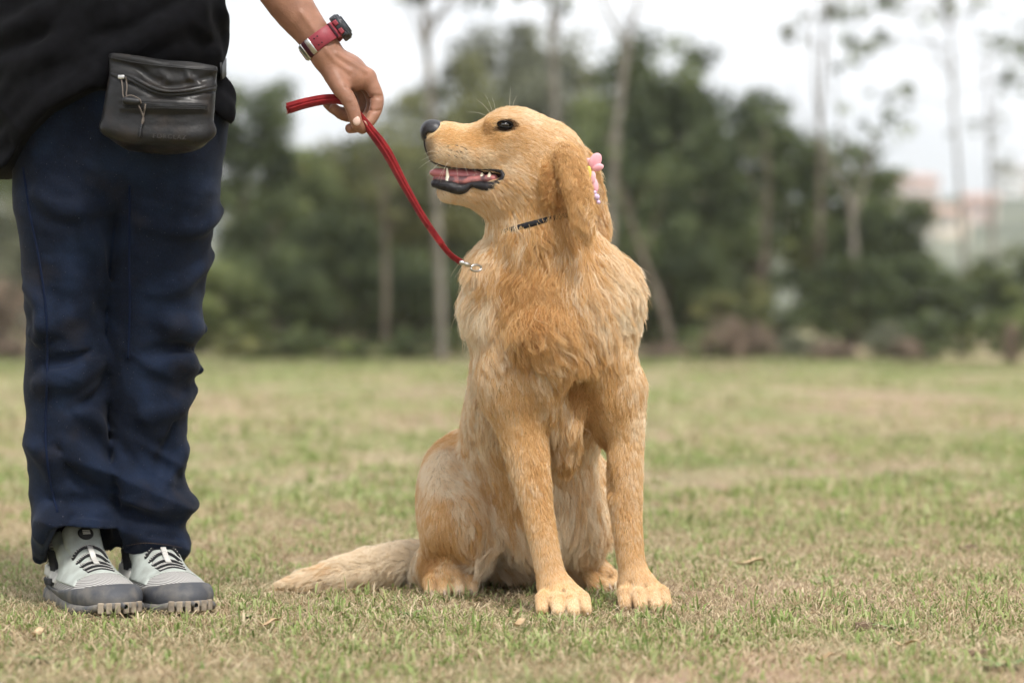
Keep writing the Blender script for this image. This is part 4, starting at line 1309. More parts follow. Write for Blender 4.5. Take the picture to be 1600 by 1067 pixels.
    link('lace_keeper', sweep('lace_keeper', Wk[1:7], rrect(0.009, 0.002, 0.0006), tuple(Vv)), pale_m, root)
    return root
make_shoe('sneaker', 188, -0.093, 98, 0.172, 'grey mesh trainer in front, on the leg nearer the left edge')
make_shoe('sneaker', 298, -0.070, 214, 0.190, 'grey mesh trainer partly behind the other one', False)
# ================================================================== belt bag
bag_dy = -0.085
bag = empty('belt_bag', tuple(P(250, 160, bag_dy)), 'worn dark brown leather belt bag with zips hanging at the front of the jeans', 'bag')
def leather_mat():
    m = mat('worn_leather', (0.0050, 0.0046, 0.0046), 0.42, 0.35, noise=(24, (0.028, 0.019, 0.013), 6, 0.48, 0.80), bump=(120, 0.45, 0.0018))
    n, l = m.node_tree.nodes, m.node_tree.links
    tc = n.new('ShaderNodeTexCoord'); t = n.new('ShaderNodeTexNoise'); t.inputs['Scale'].default_value = 30; t.inputs['Detail'].default_value = 5
    l.new(tc.outputs['Object'], t.inputs['Vector'])
    r = n.new('ShaderNodeMapRange'); r.inputs[1].default_value = 0.3; r.inputs[2].default_value = 0.7; r.inputs[3].default_value = 0.34; r.inputs[4].default_value = 0.66
    l.new(t.outputs['Fac'], r.inputs['Value']); l.new(r.outputs[0], n['Principled BSDF'].inputs['Roughness'])
    return m
leather = leather_mat()
zip_m = mat('zip_tape', (0.008, 0.008, 0.009), 0.45, 0.4)
cord_m = mat('pull_cord', (0.12, 0.10, 0.085), 0.7, 0.2)
steel_m = mat('steel', (0.55, 0.54, 0.52), 0.32, 0.5, metal=1.0)
K = Field(axis((-0.665, -0.44, 0.0018)), axis((-0.15, 0.02, 0.0022)), axis((0.69, 0.90, 0.0018)))
zb, zt = P(0, 241, bag_dy)[2], P(0, 84, bag_dy)[2]
t_ = np.clip((K.Z - zb) / (zt - zb), 0, 1)
pxk = 800 + K.X * FPX / (CAM_D + bag_dy)
xl = np.interp(t_, [0, .06, .22, .80, 1], [185, 168, 156, 171, 170]); xr = np.interp(t_, [0, .06, .30, .85, 1], [305, 329, 333, 339, 343])
dep = np.interp(t_, [0, .10, .3, .6, .72, .86, 1], [.018, .034, .040, .036, .030, .022, .014])
cx, hw = (xl + xr) / 2, (xr - xl) / 2
sx = (pxk - cx) / hw
K.F = np.maximum((np.abs(sx) ** 3.2 + np.abs((K.Y - bag_dy) / dep) ** 2.6) ** (1 / 2.9) - 1, 0 * K.X - 1).astype(np.float32) * 0.035
top_py = np.interp(pxk, [165, 190, 230, 262, 300, 345], [83, 86, 93, 97, 98, 106]); bot_py = np.interp(pxk, [150, 165, 200, 255, 300, 330], [205, 220, 236, 242, 240, 229])
K.F = np.maximum(K.F, (K.Z - (CAM_H + (HOR - top_py) * (CAM_D + bag_dy) / FPX))).astype(np.float32)
K.F = -smin(-K.F, -((CAM_H + (HOR - bot_py) * (CAM_D + bag_dy) / FPX) - K.Z) * 0.9, 0.02).astype(np.float32)
# the pinched lid: a sagging fold above the main zip
fold(K, [(176, 112), (205, 122), (245, 141), (285, 143), (336, 134)], .0045, .006, 0.0)
fold(K, [(176, 96), (210, 104), (240, 124), (275, 134), (330, 120)], .005, .010, cut=True)
fold(K, [(178, 88), (215, 95), (262, 104), (335, 110)], .005, .008, 0.1)
fold(K, [(174, 119), (205, 130), (245, 149), (285, 150), (336, 142)], .0035, .004, cut=True)
fold(K, [(190, 158), (255, 161), (322, 164)], .0035, .006, 0.0)
fold(K, [(190, 169), (255, 171), (322, 172)], .0035, .006, 0.0)
fold(K, [(165, 200), (215, 212), (300, 214), (328, 205)], .006, .02, 0.5)
fold(K, [(250, 112), (262, 124), (256, 135)], .003, .006, 0.2)
fold(K, [(290, 108), (296, 122), (310, 130)], .003, .006, 0.2)
bag_body = link('pouch', K.mesh('pouch', 2), leather, bag)
def strip(nm, pts, w, h, m, par, F=K, off=0.0008, n=40, k=None):
    hpts = on_surface(F, pts, n, off)
    return link(nm, sweep(nm, hpts, rrect(w, h, min(w, h) * 0.3), (0, 0, 1)), m, par)
strip('main_zip', [(173, 116), (205, 126), (245, 145), (285, 147), (337, 138)], 0.0055, 0.003, zip_m, bag)
zs = strip('pocket_zip', [(192, 163), (255, 166), (323, 168)], 0.0075, 0.003, zip_m, bag)
strip('zip_rail', [(194, 161), (255, 163.5), (322, 165.5)], 0.0014, 0.0022, leather, bag, off=0.0022)
strip('zip_rail', [(194, 167), (255, 169.5), (322, 171)], 0.0014, 0.0022, leather, bag, off=0.0022)
strip('seam', [(171, 90), (205, 97), (255, 104), (338, 111)], 0.0016, 0.0016, zip_m, bag)
def cordlet(nm, pts, r, off=0.004, m=cord_m, par=None):
    hpts = on_surface(K, pts, 24, off)
    return link(nm, sweep(nm, hpts, circle(r, 6), (1, 0, 0)), m, par or bag)
sl1 = link('zip_slider', box_mesh('zip_slider', P(190, 120, 0)[[0, 2, 1]] if False else tuple(K.hit(190, 121) - np.array([0, .003, 0])), (.010, .004, .006), bev=.001), steel_m, bag)
cordlet('pull_cord', [(190, 122), (192, 136), (193, 150), (198, 157)], 0.0011)
cordlet('pull_cord', [(197, 121), (199, 136), (198, 148), (200, 156)], 0.0011)
tg_ = K.hit(207, 159) - np.array([0, .006, 0])
tf = Field(*[axis((c - 0.018, c + 0.018, 0.001)) for c in tg_])
tf.add(Cone(tg_ + np.array([-.009, 0, .001]), tg_ + np.array([.009, 0, -.001]), .0058, .0052), 0)
link('toggle', tf.mesh('toggle', 1), zip_m, bag)
cordlet('pull_cord', [(194, 155), (205, 150), (219, 156), (222, 163)], 0.0011, 0.008)
cordlet('pull_cord', [(216, 163), (222, 176), (225, 188), (222, 196)], 0.0012)
cordlet('pull_cord', [(228, 163), (226, 176), (223, 188), (222, 196)], 0.0012)
cordlet('cord_end', [(222, 194), (220, 204), (219, 215)], 0.0024, 0.003, zip_m)
# the maker's word pressed into the leather
fc = bpy.data.curves.new('lettering', 'FONT')
fc.body = 'FORCLAZ'; fc.size = 0.0098; fc.extrude = 0.0006; fc.space_character = 1.25; fc.align_x = 'CENTER'; fc.align_y = 'CENTER'
fc.materials.append(mat('letter_print', (0.032, 0.028, 0.025), 0.6))
_tmp = bpy.data.objects.new('lettering_curve', fc); COL.objects.link(_tmp)
lme = bpy.data.meshes.new_from_object(_tmp.evaluated_get(bpy.context.evaluated_depsgraph_get()))
bpy.data.objects.remove(_tmp)
lt = bpy.data.objects.new('lettering', lme); COL.objects.link(lt); lt.parent = bag; lt['kind'] = 'stuff'
ptx = K.hit(265, 214) - np.array([0, 0.0012, 0])
pl, pr, pu = K.hit(243, 213), K.hit(288, 215), K.hit(265, 206)
lt.location = tuple(ptx - np.array(bag.location))
ex = Vector(pr - pl).normalized(); ez = Vector(pu - ptx).normalized(); ey = ex.cross(ez).normalized(); ez = ey.cross(ex) * -1
lt.rotation_euler = Matrix((ex, -ez if ez.z < 0 else ez, -ey if ey.y > 0 else ey)).transposed().to_euler()
# waist strap, mostly under the shirt
h = [P(345, 112, 0.02), P(352, 104, 0.09), P(330, 100, 0.16)]
link('waist_strap', sweep('waist_strap', spline(h, 14), rrect(0.028, 0.003, 0.001), (0, 0, 1)), zip_m, bag)
# ================================================================== wristwatch
w_c = P(502, 66, -0.016)
w_a = P(520, 92, -0.016) - P(492, 54, -0.016); w_a /= np.linalg.norm(w_a)
w_p = np.array([-w_a[2], 0, w_a[0]]) ; w_p /= np.linalg.norm(w_p)
if w_p[0] < 0: w_p = -w_p
w_d = np.array([0.0, 1.0, 0.0])
watch = empty('wristwatch', tuple(w_c), 'chunky digital wristwatch with wine red rubber strap on the wrist above the leash', 'watch')
strap_m = mat('red_rubber', (0.22, 0.026, 0.040), 0.5, 0.35, noise=(70, (0.27, 0.038, 0.052), 3))
strap_d = mat('red_rubber_groove', (0.055, 0.010, 0.018), 0.6, 0.3)
case_m = mat('black_resin', (0.014, 0.015, 0.019), 0.42, 0.45, noise=(60, (0.030, 0.033, 0.042), 3))
def ring(th, extra=0.0, along=0.0):
    th = np.asarray(th)
    return w_c[None] + np.cos(th)[:, None] * w_p[None] * (0.0305 + extra) + np.sin(th)[:, None] * w_d[None] * (0.0315 + extra) + w_a[None] * along
def band(nm, t0, t1, width, thick, extra, m, par, n=40, along=0.0):
    th = np.linspace(t0, t1, n)
    return link(nm, sweep(nm, ring(th, extra, along), rrect(width, thick, min(thick, width) * 0.3), tuple(w_a)), m, par)
# theta 0 = case side (up right), -pi/2 = towards the camera, pi = buckle side
band('strap', -2.9, -0.32, 0.0255, 0.0040, 0.0012, strap_m, watch)
band('strap', 0.32, 3.25, 0.0225, 0.0040, 0.0012, strap_m, watch)
band('strap_end', -0.78, -0.22, 0.0275, 0.0065, 0.0028, strap_m, watch, 16)
band('strap_end', 0.22, 0.78, 0.0275, 0.0065, 0.0028, strap_m, watch, 16)
band('strap_rib', -0.80, -0.74, 0.0265, 0.008, 0.0030, strap_d, watch, 4)
band('keeper', -2.25, -1.98, 0.0265, 0.0058, 0.0022, steel_m, watch, 6)
band('loop', -2.48, -2.22, 0.0265, 0.0062, 0.0022, strap_d, watch, 6)
band('buckle', -2.86, -2.52, 0.0275, 0.0062, 0.0026, steel_m, watch, 8)
band('strap_tail', -3.25, -2.88, 0.0200, 0.0050, 0.0030, strap_m, watch, 8)
for t0 in (-1.78, -1.60):
    for al in (-0.006, 0.006):
        band('strap_hole', t0, t0 + 0.07, 0.0042, 0.0044, 0.0014, strap_d, watch, 4, al)
Wf_ax = [axis((c - 0.045, c + 0.045, 0.0011)) for c in w_c + w_p * 0.036]
Wr = np.stack([w_a, w_d, w_p], 1)
cc = w_c + w_p * 0.0370
Wf = Field(*Wf_ax)
class Disc:
    def __init__(self, c, r, h, b, rot, k=0):
        self.c, self.r, self.h, self.b, self.rot = c, r, h, b, np.array(rot)
        m = r + h; self.lo, self.hi = c - m, c + m
        self.k = k
    def __call__(self, X, Y, Z):
        x, y, z = X - self.c[0], Y - self.c[1], Z - self.c[2]
        q = self.rot
        a, b_, c_ = (x * q[0, i] + y * q[1, i] + z * q[2, i] for i in range(3))
        rad = np.sqrt(a * a + b_ * b_)
        if self.k: rad = rad * (1 + 0.035 * np.cos(np.arctan2(b_, a) * self.k))
        dx, dz = rad - (self.r - self.b), np.abs(c_) - (self.h - self.b)
        return np.sqrt(np.maximum(dx, 0)**2 + np.maximum(dz, 0)**2) + np.minimum(np.maximum(dx, dz), 0) - self.b
Wf.add(Disc(cc, 0.0225, 0.0065, 0.0025, Wr), 0)
Wf.add(Disc(cc + w_p * 0.005, 0.0200, 0.0045, 0.0015, Wr, 8), 0.001)
case = link('case', Wf.mesh('case', 1), case_m, watch)
We = Field(*Wf_ax); We.add(Disc(cc + w_p * 0.0105, 0.0150, 0.0012, 0.0006, Wr), 0)
link('glass', We.mesh('glass', 0), mat('watch_glass', (0.03, 0.035, 0.04), 0.08, 0.6), case)
for an in (0.9, -0.9, math.pi - 0.9, math.pi + 0.9):
    c = cc + (math.cos(an) * w_a + math.sin(an) * w_d) * 0.0228
    bf = Field(*[axis((q - 0.006, q + 0.006, 0.001)) for q in c])
    bf.add(Disc(c, 0.0035, 0.0030, 0.0010, Wr), 0)
    link('push_button', bf.mesh('push_button', 0), case_m, case)
for an in (-0.35, 0.35):
    c = cc + (math.cos(an) * w_a * 0.0 + w_d * -0.0205) + w_a * an * 0.022 - w_p * 0.002
    bf = Field(*[axis((q - 0.007, q + 0.007, 0.001)) for q in c])
    bf.add(Box(c, (0.0045, 0.0040, 0.0035), 0.001, Wr), 0)
    link('lug', bf.mesh('lug', 0), strap_m, case)

# ================================================================== leash
leash = empty('leash', tuple(P(722, 412, -0.03)), 'red leash of doubled webbing running from the hand to the dog collar', 'leash')
def web_mat():
    m = mat('red_webbing', (0.15, 0.007, 0.010), 0.85, 0.15, noise=(60, (0.29, 0.018, 0.020), 5, 0.35, 0.7), bump=(500, 0.4, 0.001), sheen=0.15)
    return m
web = web_mat()
edge_m = mat('webbing_edge', (0.33, 0.09, 0.075), 0.85, 0.2)
way = np.array([P(448, 172, -0.030), P(478, 163, -0.028), P(512, 157, -0.026), P(540, 160, -0.022), (P(562, 182, -0.030)), P(578, 204, -0.034), P(604, 240, -0.034), P(632, 292, -0.034), P(664, 346, -0.034), P(700, 394, -0.034), P(722, 411, -0.034)])
wq = spline(way, 110)
tt = np.linspace(0, 1, 110)
tw = np.interp(tt, [0, .3, .5, .75, 1], [0.25, 0.15, 0.5, 1.05, 0.8])
refs = np.stack([np.zeros(110), np.cos(tw), np.sin(tw)], 1) * 1.0
perp = np.stack([np.interp(tt, [0, .35, .5, 1], [0.15, .2, .83, .78]), np.zeros(110), np.interp(tt, [0, .35, .5, 1], [1, 1, .55, .62])], 1)
ref = perp * np.sin(tw)[:, None] * 0 + perp * 0.8 + np.array([0, -0.6, 0])
wid = np.interp(tt, [0, .3, .42, .55, .75, .9, 1], [.95, .85, .55, .90, .66, .60, .72])
for i, (off, da, wdt) in enumerate(((0.0, 0.0, 0.0155), (0.0038, 0.5, 0.0140), (-0.0037, -0.45, 0.0130))):
    a = ref + np.array([0, da, 0.0])
    c = wq + np.array([0, -1, 0]) * (0.0022 * i) + perp * (off * np.interp(tt, [0, .4, .6, .85, 1], [1.0, .5, .8, .2, .0]))[:, None]
    sel = slice(0, 110) if i == 0 else (slice(0, 96) if i == 1 else slice(2, 90))
    link('strap', sweep('strap', c[sel], rrect(wdt, 0.0026, 0.0008), a[sel], wid[sel]), web, leash)
    if i < 2:
        an = a / np.linalg.norm(a, axis=1)[:, None]
        for sg in (-1, 1):
            link('selvedge', sweep('selvedge', (c + an * (wdt * 0.47 * sg * wid)[:, None])[sel], circle(0.0009, 5), (0, 1, 0)), edge_m if sg < 0 else web, leash)
# frayed threads
V_, F_ = [], []
for k in range(70):
    j = rng.integers(50, 108)
    an = ref[j] / np.linalg.norm(ref[j])
    b0 = wq[j] + an * rng.choice([-1, 1]) * 0.0085 * wid[j] + np.array([0, -0.002, 0])
    d = rng.normal(0, 1, 3) + an * rng.choice([-1, 1]); d = d / np.linalg.norm(d) * rng.uniform(0.001, 0.004)
    s = np.cross(d, [0, 1, 0]); s = s / (np.linalg.norm(s) + 1e-9) * 0.0004
    q = len(V_); V_ += [b0 - s, b0 + s, b0 + d]; F_.append((q, q + 1, q + 2))
fr = link('fraying', py_mesh('fraying', V_, F_), edge_m, leash, smooth=False); fr['kind'] = 'stuff'
# snap hook
hk = [P(718, 409, -0.035), P(726, 412, -0.035), P(735, 415, -0.030), P(746, 417, -0.016)]
link('swivel', sweep('swivel', spline(hk[:3], 10), circle(0.0036, 8), (0, 1, 0), np.interp(np.linspace(0, 1, 10), [0, .3, .5, .7, 1], [.9, 1.25, .7, 1.1, .8])), steel_m, leash)
a = np.linspace(0.3, 2 * np.pi + 0.1, 22)
hc = P(744, 419, -0.022)
link('snap_hook', sweep('snap_hook', hc[None] + np.stack([np.cos(a + 2.8) * 0.008, np.cos(a + 2.8) * 0.006, np.sin(a + 2.8) * 0.0050], 1), circle(0.0019, 7), (0, 1, 0)), steel_m, leash)
# ================================================================== the dog
dog = empty('dog', (0.0, 0.15, 0.0), 'golden retriever with long golden coat sitting on the grass, head turned up to the hand', 'dog')
D = Field(axis((-0.42, -0.18, 0.004), (-0.18, 0.28, 0.0034)), axis((-0.14, 0.13, 0.0034), (0.13, 0.52, 0.0046)), axis((-0.012, 0.1, 0.0034), (0.1, 0.58, 0.0046), (0.58, 0.84, 0.003)))
# torso, belly and rump
D.pchain([(864, 500, 0.110, 0.114), (844, 610, 0.190, 0.114), (818, 730, 0.285, 0.110), (812, 830, 0.355, 0.098)], 0.05)
D.add(Ell(P(866, 478, 0.075), (0.116, 0.100, 0.105)), 0.05)              # ruff
D.add(Ell(P(868, 560, 0.065), (0.103, 0.088, 0.105)), 0.04)              # forechest
D.pchain([(850, 520, 0.000, 0.050), (872, 590, 0.010, 0.034), (886, 650, 0.030, 0.020), (884, 720, 0.075, 0.014)], 0.028)   # keel of the breast
D.add(Ell(P(803, 575, 0.055), (0.056, 0.070, 0.090)), 0.020)             # shoulders
D.add(Ell(P(950, 585, 0.085), (0.043, 0.070, 0.105)), 0.020)
D.add(Ell(P(768, 478, 0.075), (0.040, 0.06, 0.050)), 0.035)              # tufts at the sides of the ruff
D.add(Ell(P(958, 470, 0.085), (0.036, 0.06, 0.060)), 0.035)
D.add(Ell(P(850, 790, 0.235), (0.085, 0.085, 0.085)), 0.05)              # belly
# neck
D.pchain([(838, 320, 0.045, 0.066), (846, 378, 0.060, 0.078), (858, 450, 0.085, 0.102)], 0.03)
D.add(Ell(P(784, 418, 0.060), (0.040, 0.050, 0.040)), 0.03)              # fur bulge under the throat
# front legs and paws
D.pchain([(806, 600, 0.040, 0.052), (818, 685, 0.028, 0.0350), (834, 770, 0.002, 0.0245), (850, 850, -0.022, 0.0205), (862, 905, -0.035, 0.0215)], 0.025)
D.pchain([(968, 610, 0.085, 0.040), (974, 690, 0.078, 0.0300), (977, 780, 0.060, 0.0235), (984, 860, 0.045, 0.0205), (992, 908, 0.036, 0.0215)], 0.025)
def paw(cx, dy, toe, w=1.0, yaw=0.0, L=1.0):
    """cx, dy: centre of the pad in the photo's column and depth; toe: how far the toes reach forward"""
    c = G(cx, dy, 0.022)
    cy, sy = math.cos(yaw), math.sin(yaw)
    def loc(u, v, z):                       # u sideways, v forward (towards the camera at yaw 0)
        return np.array([c[0] + u * cy + v * sy, c[1] - v * cy + u * sy, z])
    rot = np.array([[cy, sy, 0], [sy, -cy, 0], [0, 0, 1]]).T
    D.add(Ell(loc(0, -0.004, 0.030), (0.029 * w, 0.040 * L, 0.026), rot.T), 0.02)
    for i, (u, f) in enumerate(((-0.030, 0.60), (-0.0108, 0.95), (0.0108, 1.0), (0.030, 0.66))):
        k = loc(u * w * 0.70, -0.006, 0.038)
        m = loc(u * w * 1.0, toe * f * 0.60, 0.027)
        t = loc(u * w * 1.08, toe * f, 0.012)
        D.add(Cone(k, m, 0.0085, 0.0108 * w), 0.004)
        D.add(Cone(m, t, 0.0110 * w, 0.0095), 0.002)
    for u in (-0.0205, 0.0, 0.0205):
        D.sub(Cone(loc(u * w * 0.95, toe * 0.30, 0.046), loc(u * w * 1.08, toe * 1.02, 0.024), 0.0022, 0.0042), 0.003)
    return loc
paw_a = paw(876, -0.045, 0.058, 1.02, 0.12)
paw_b = paw(1000, 0.035, 0.055, 0.98, 0.20)
# hind leg on the near side: thigh, knee, hock, foot
D.pchain([(738, 742, 0.325, 0.078), (728, 815, 0.215, 0.062)], 0.018)
D.add(Ell(P(700, 790, 0.280), (0.050, 0.10, 0.100)), 0.03)
D.pchain([(716, 832, 0.222, 0.052), (688, 888, 0.275, 0.034)], 0.02)
D.chain([(G(682, 0.28, 0.045), 0.031), (G(698, 0.215, 0.030), 0.025)], 0.02)
paw_c = paw(702, 0.205, 0.040, 1.0, 0.12)
# hind leg on the far side
D.pchain([(880, 760, 0.34, 0.078), (905, 825, 0.27, 0.050)], 0.04)
D.add(Ell(P(902, 838, 0.31), (0.040, 0.085, 0.065)), 0.03)
D.chain([(G(880, 0.33, 0.035), 0.028), (G(915, 0.30, 0.026), 0.022)], 0.02)
paw_d = paw(928, 0.285, 0.034, 0.92, 0.9)
# tail
TAIL = [(G(730, 0.40, 0.060), 0.036), (G(650, 0.33, 0.048), 0.029), (G(585, 0.29, 0.042), 0.025), (G(515, 0.265, 0.030), 0.018), (G(440, 0.25, 0.014), 0.007)]
D.chain(TAIL, 0.02)
# head
HD = 0.030
D.add(Ell(P(838, 236, HD), (0.056, 0.058, 0.052)), 0.02)                 # skull
D.add(Ell(P(800, 210, HD), (0.040, 0.050, 0.038)), 0.03)                 # forehead
D.add(Ell(P(868, 262, HD), (0.050, 0.060, 0.055)), 0.03)
D.add(Ell(P(826, 282, HD), (0.047, 0.059, 0.045)), 0.03)                 # cheeks
D.pchain([(800, 232, HD, 0.048), (742, 227, HD, 0.0335), (694, 221, HD, 0.0275)], 0.03, ((0, 1, 0), 0.95))
D.add(Ell(P(694, 224, HD), (0.030, 0.028, 0.030)), 0.015)
D.add(Ell(P(712, 238, HD - 0.016), (0.034, 0.017, 0.021)), 0.02)         # flews
D.add(Ell(P(712, 238, HD + 0.016), (0.034, 0.017, 0.021)), 0.02)
D.add(Ell(P(760, 246, HD - 0.022), (0.034, 0.020, 0.021)), 0.02)
D.add(Ell(P(760, 246, HD + 0.022), (0.034, 0.020, 0.021)), 0.02)
D.pchain([(806, 290, HD, 0.042), (752, 301, HD, 0.0235), (702, 298, HD, 0.0185)], 0.02, ((0, 1, 0), 1.25))
D.pchain([(790, 306, HD, 0.030), (836, 345, 0.045, 0.062)], 0.04)        # throat
D.add(Ell(P(776, 193, HD - 0.036), (0.018, 0.012, 0.010)), 0.012)        # brows
D.add(Ell(P(776, 193, HD + 0.036), (0.018, 0.012, 0.010)), 0.012)
D.sub(Ell(P(789, 197, HD - 0.056), (0.013, 0.012, 0.009)), 0.008)        # eye sockets
D.sub(Ell(P(789, 197, HD + 0.056), (0.013, 0.012, 0.009)), 0.008)
# open mouth
for sgn in (-1, 1):
    D.sub(Cone(P(664, 268, HD + sgn * 0.006), P(742, 274, HD + sgn * 0.026), 0.0085, 0.011), 0.004)
    D.sub(Cone(P(742, 274, HD + sgn * 0.026), P(784, 276, HD + sgn * 0.044), 0.011, 0.006), 0.004)
D.sub(Cone(P(660, 268, HD), P(742, 273, HD), 0.010, 0.011), 0.004)
# folds of loose skin on the breast and the hollow by the far elbow
for pts, r in (([(808, 566), (845, 582), (876, 628), (890, 690)], .0065), ([(742, 610), (762, 650), (785, 700)], .006), ([(925, 640), (942, 690), (955, 760)], .006), ([(738, 695), (758, 750), (768, 800), (758, 850)], .010), ([(722, 880), (700, 868), (668, 872)], .007)):
    q_ = [D.hit(a_, b_) for a_, b_ in spline(np.array(pts, float), 9)]
    D.sub(Chain([(h_ + np.array([0, -r * 0.2, 0]), r) for h_ in q_]), 0.016)
D.sub(Ell(P(900, 618, 0.010), (0.022, 0.024, 0.036)), 0.034)
# ears: hanging flaps standing off the neck, a hollow in front of each
for sg, dx, dz in ((-1, 0, 0), (1, 20, 4)):
    e = HD + sg * 0.060
    D.sub(Chain([(P(876 + dx, 262 + dz, e + sg * 0.006), 0.010), (P(886 + dx, 292 + dz, e + sg * 0.012), 0.013), (P(896 + dx, 330 + dz, e + sg * 0.018), 0.011)]), 0.008)
    D.pchain([(870 + dx, 234 + dz, e - sg * 0.004, 0.016), (888 + dx, 248 + dz, e + sg * 0.016, 0.019), (902 + dx, 290 + dz, e + sg * 0.034, 0.0195), (911 + dx, 335 + dz, e + sg * 0.038, 0.0165), (917 + dx, 366 + dz, e + sg * 0.034, 0.009)], 0.005, ((0, 1, 0), 0.42))
    D.pchain([(864 + dx, 248 + dz, e - sg * 0.002, 0.013), (858 + dx, 275 + dz, e + sg * 0.004, 0.015), (866 + dx, 303 + dz, e + sg * 0.002, 0.012)], 0.008, ((0, 1, 0), 0.6))
dog_me = D.mesh('dog_body', 2)
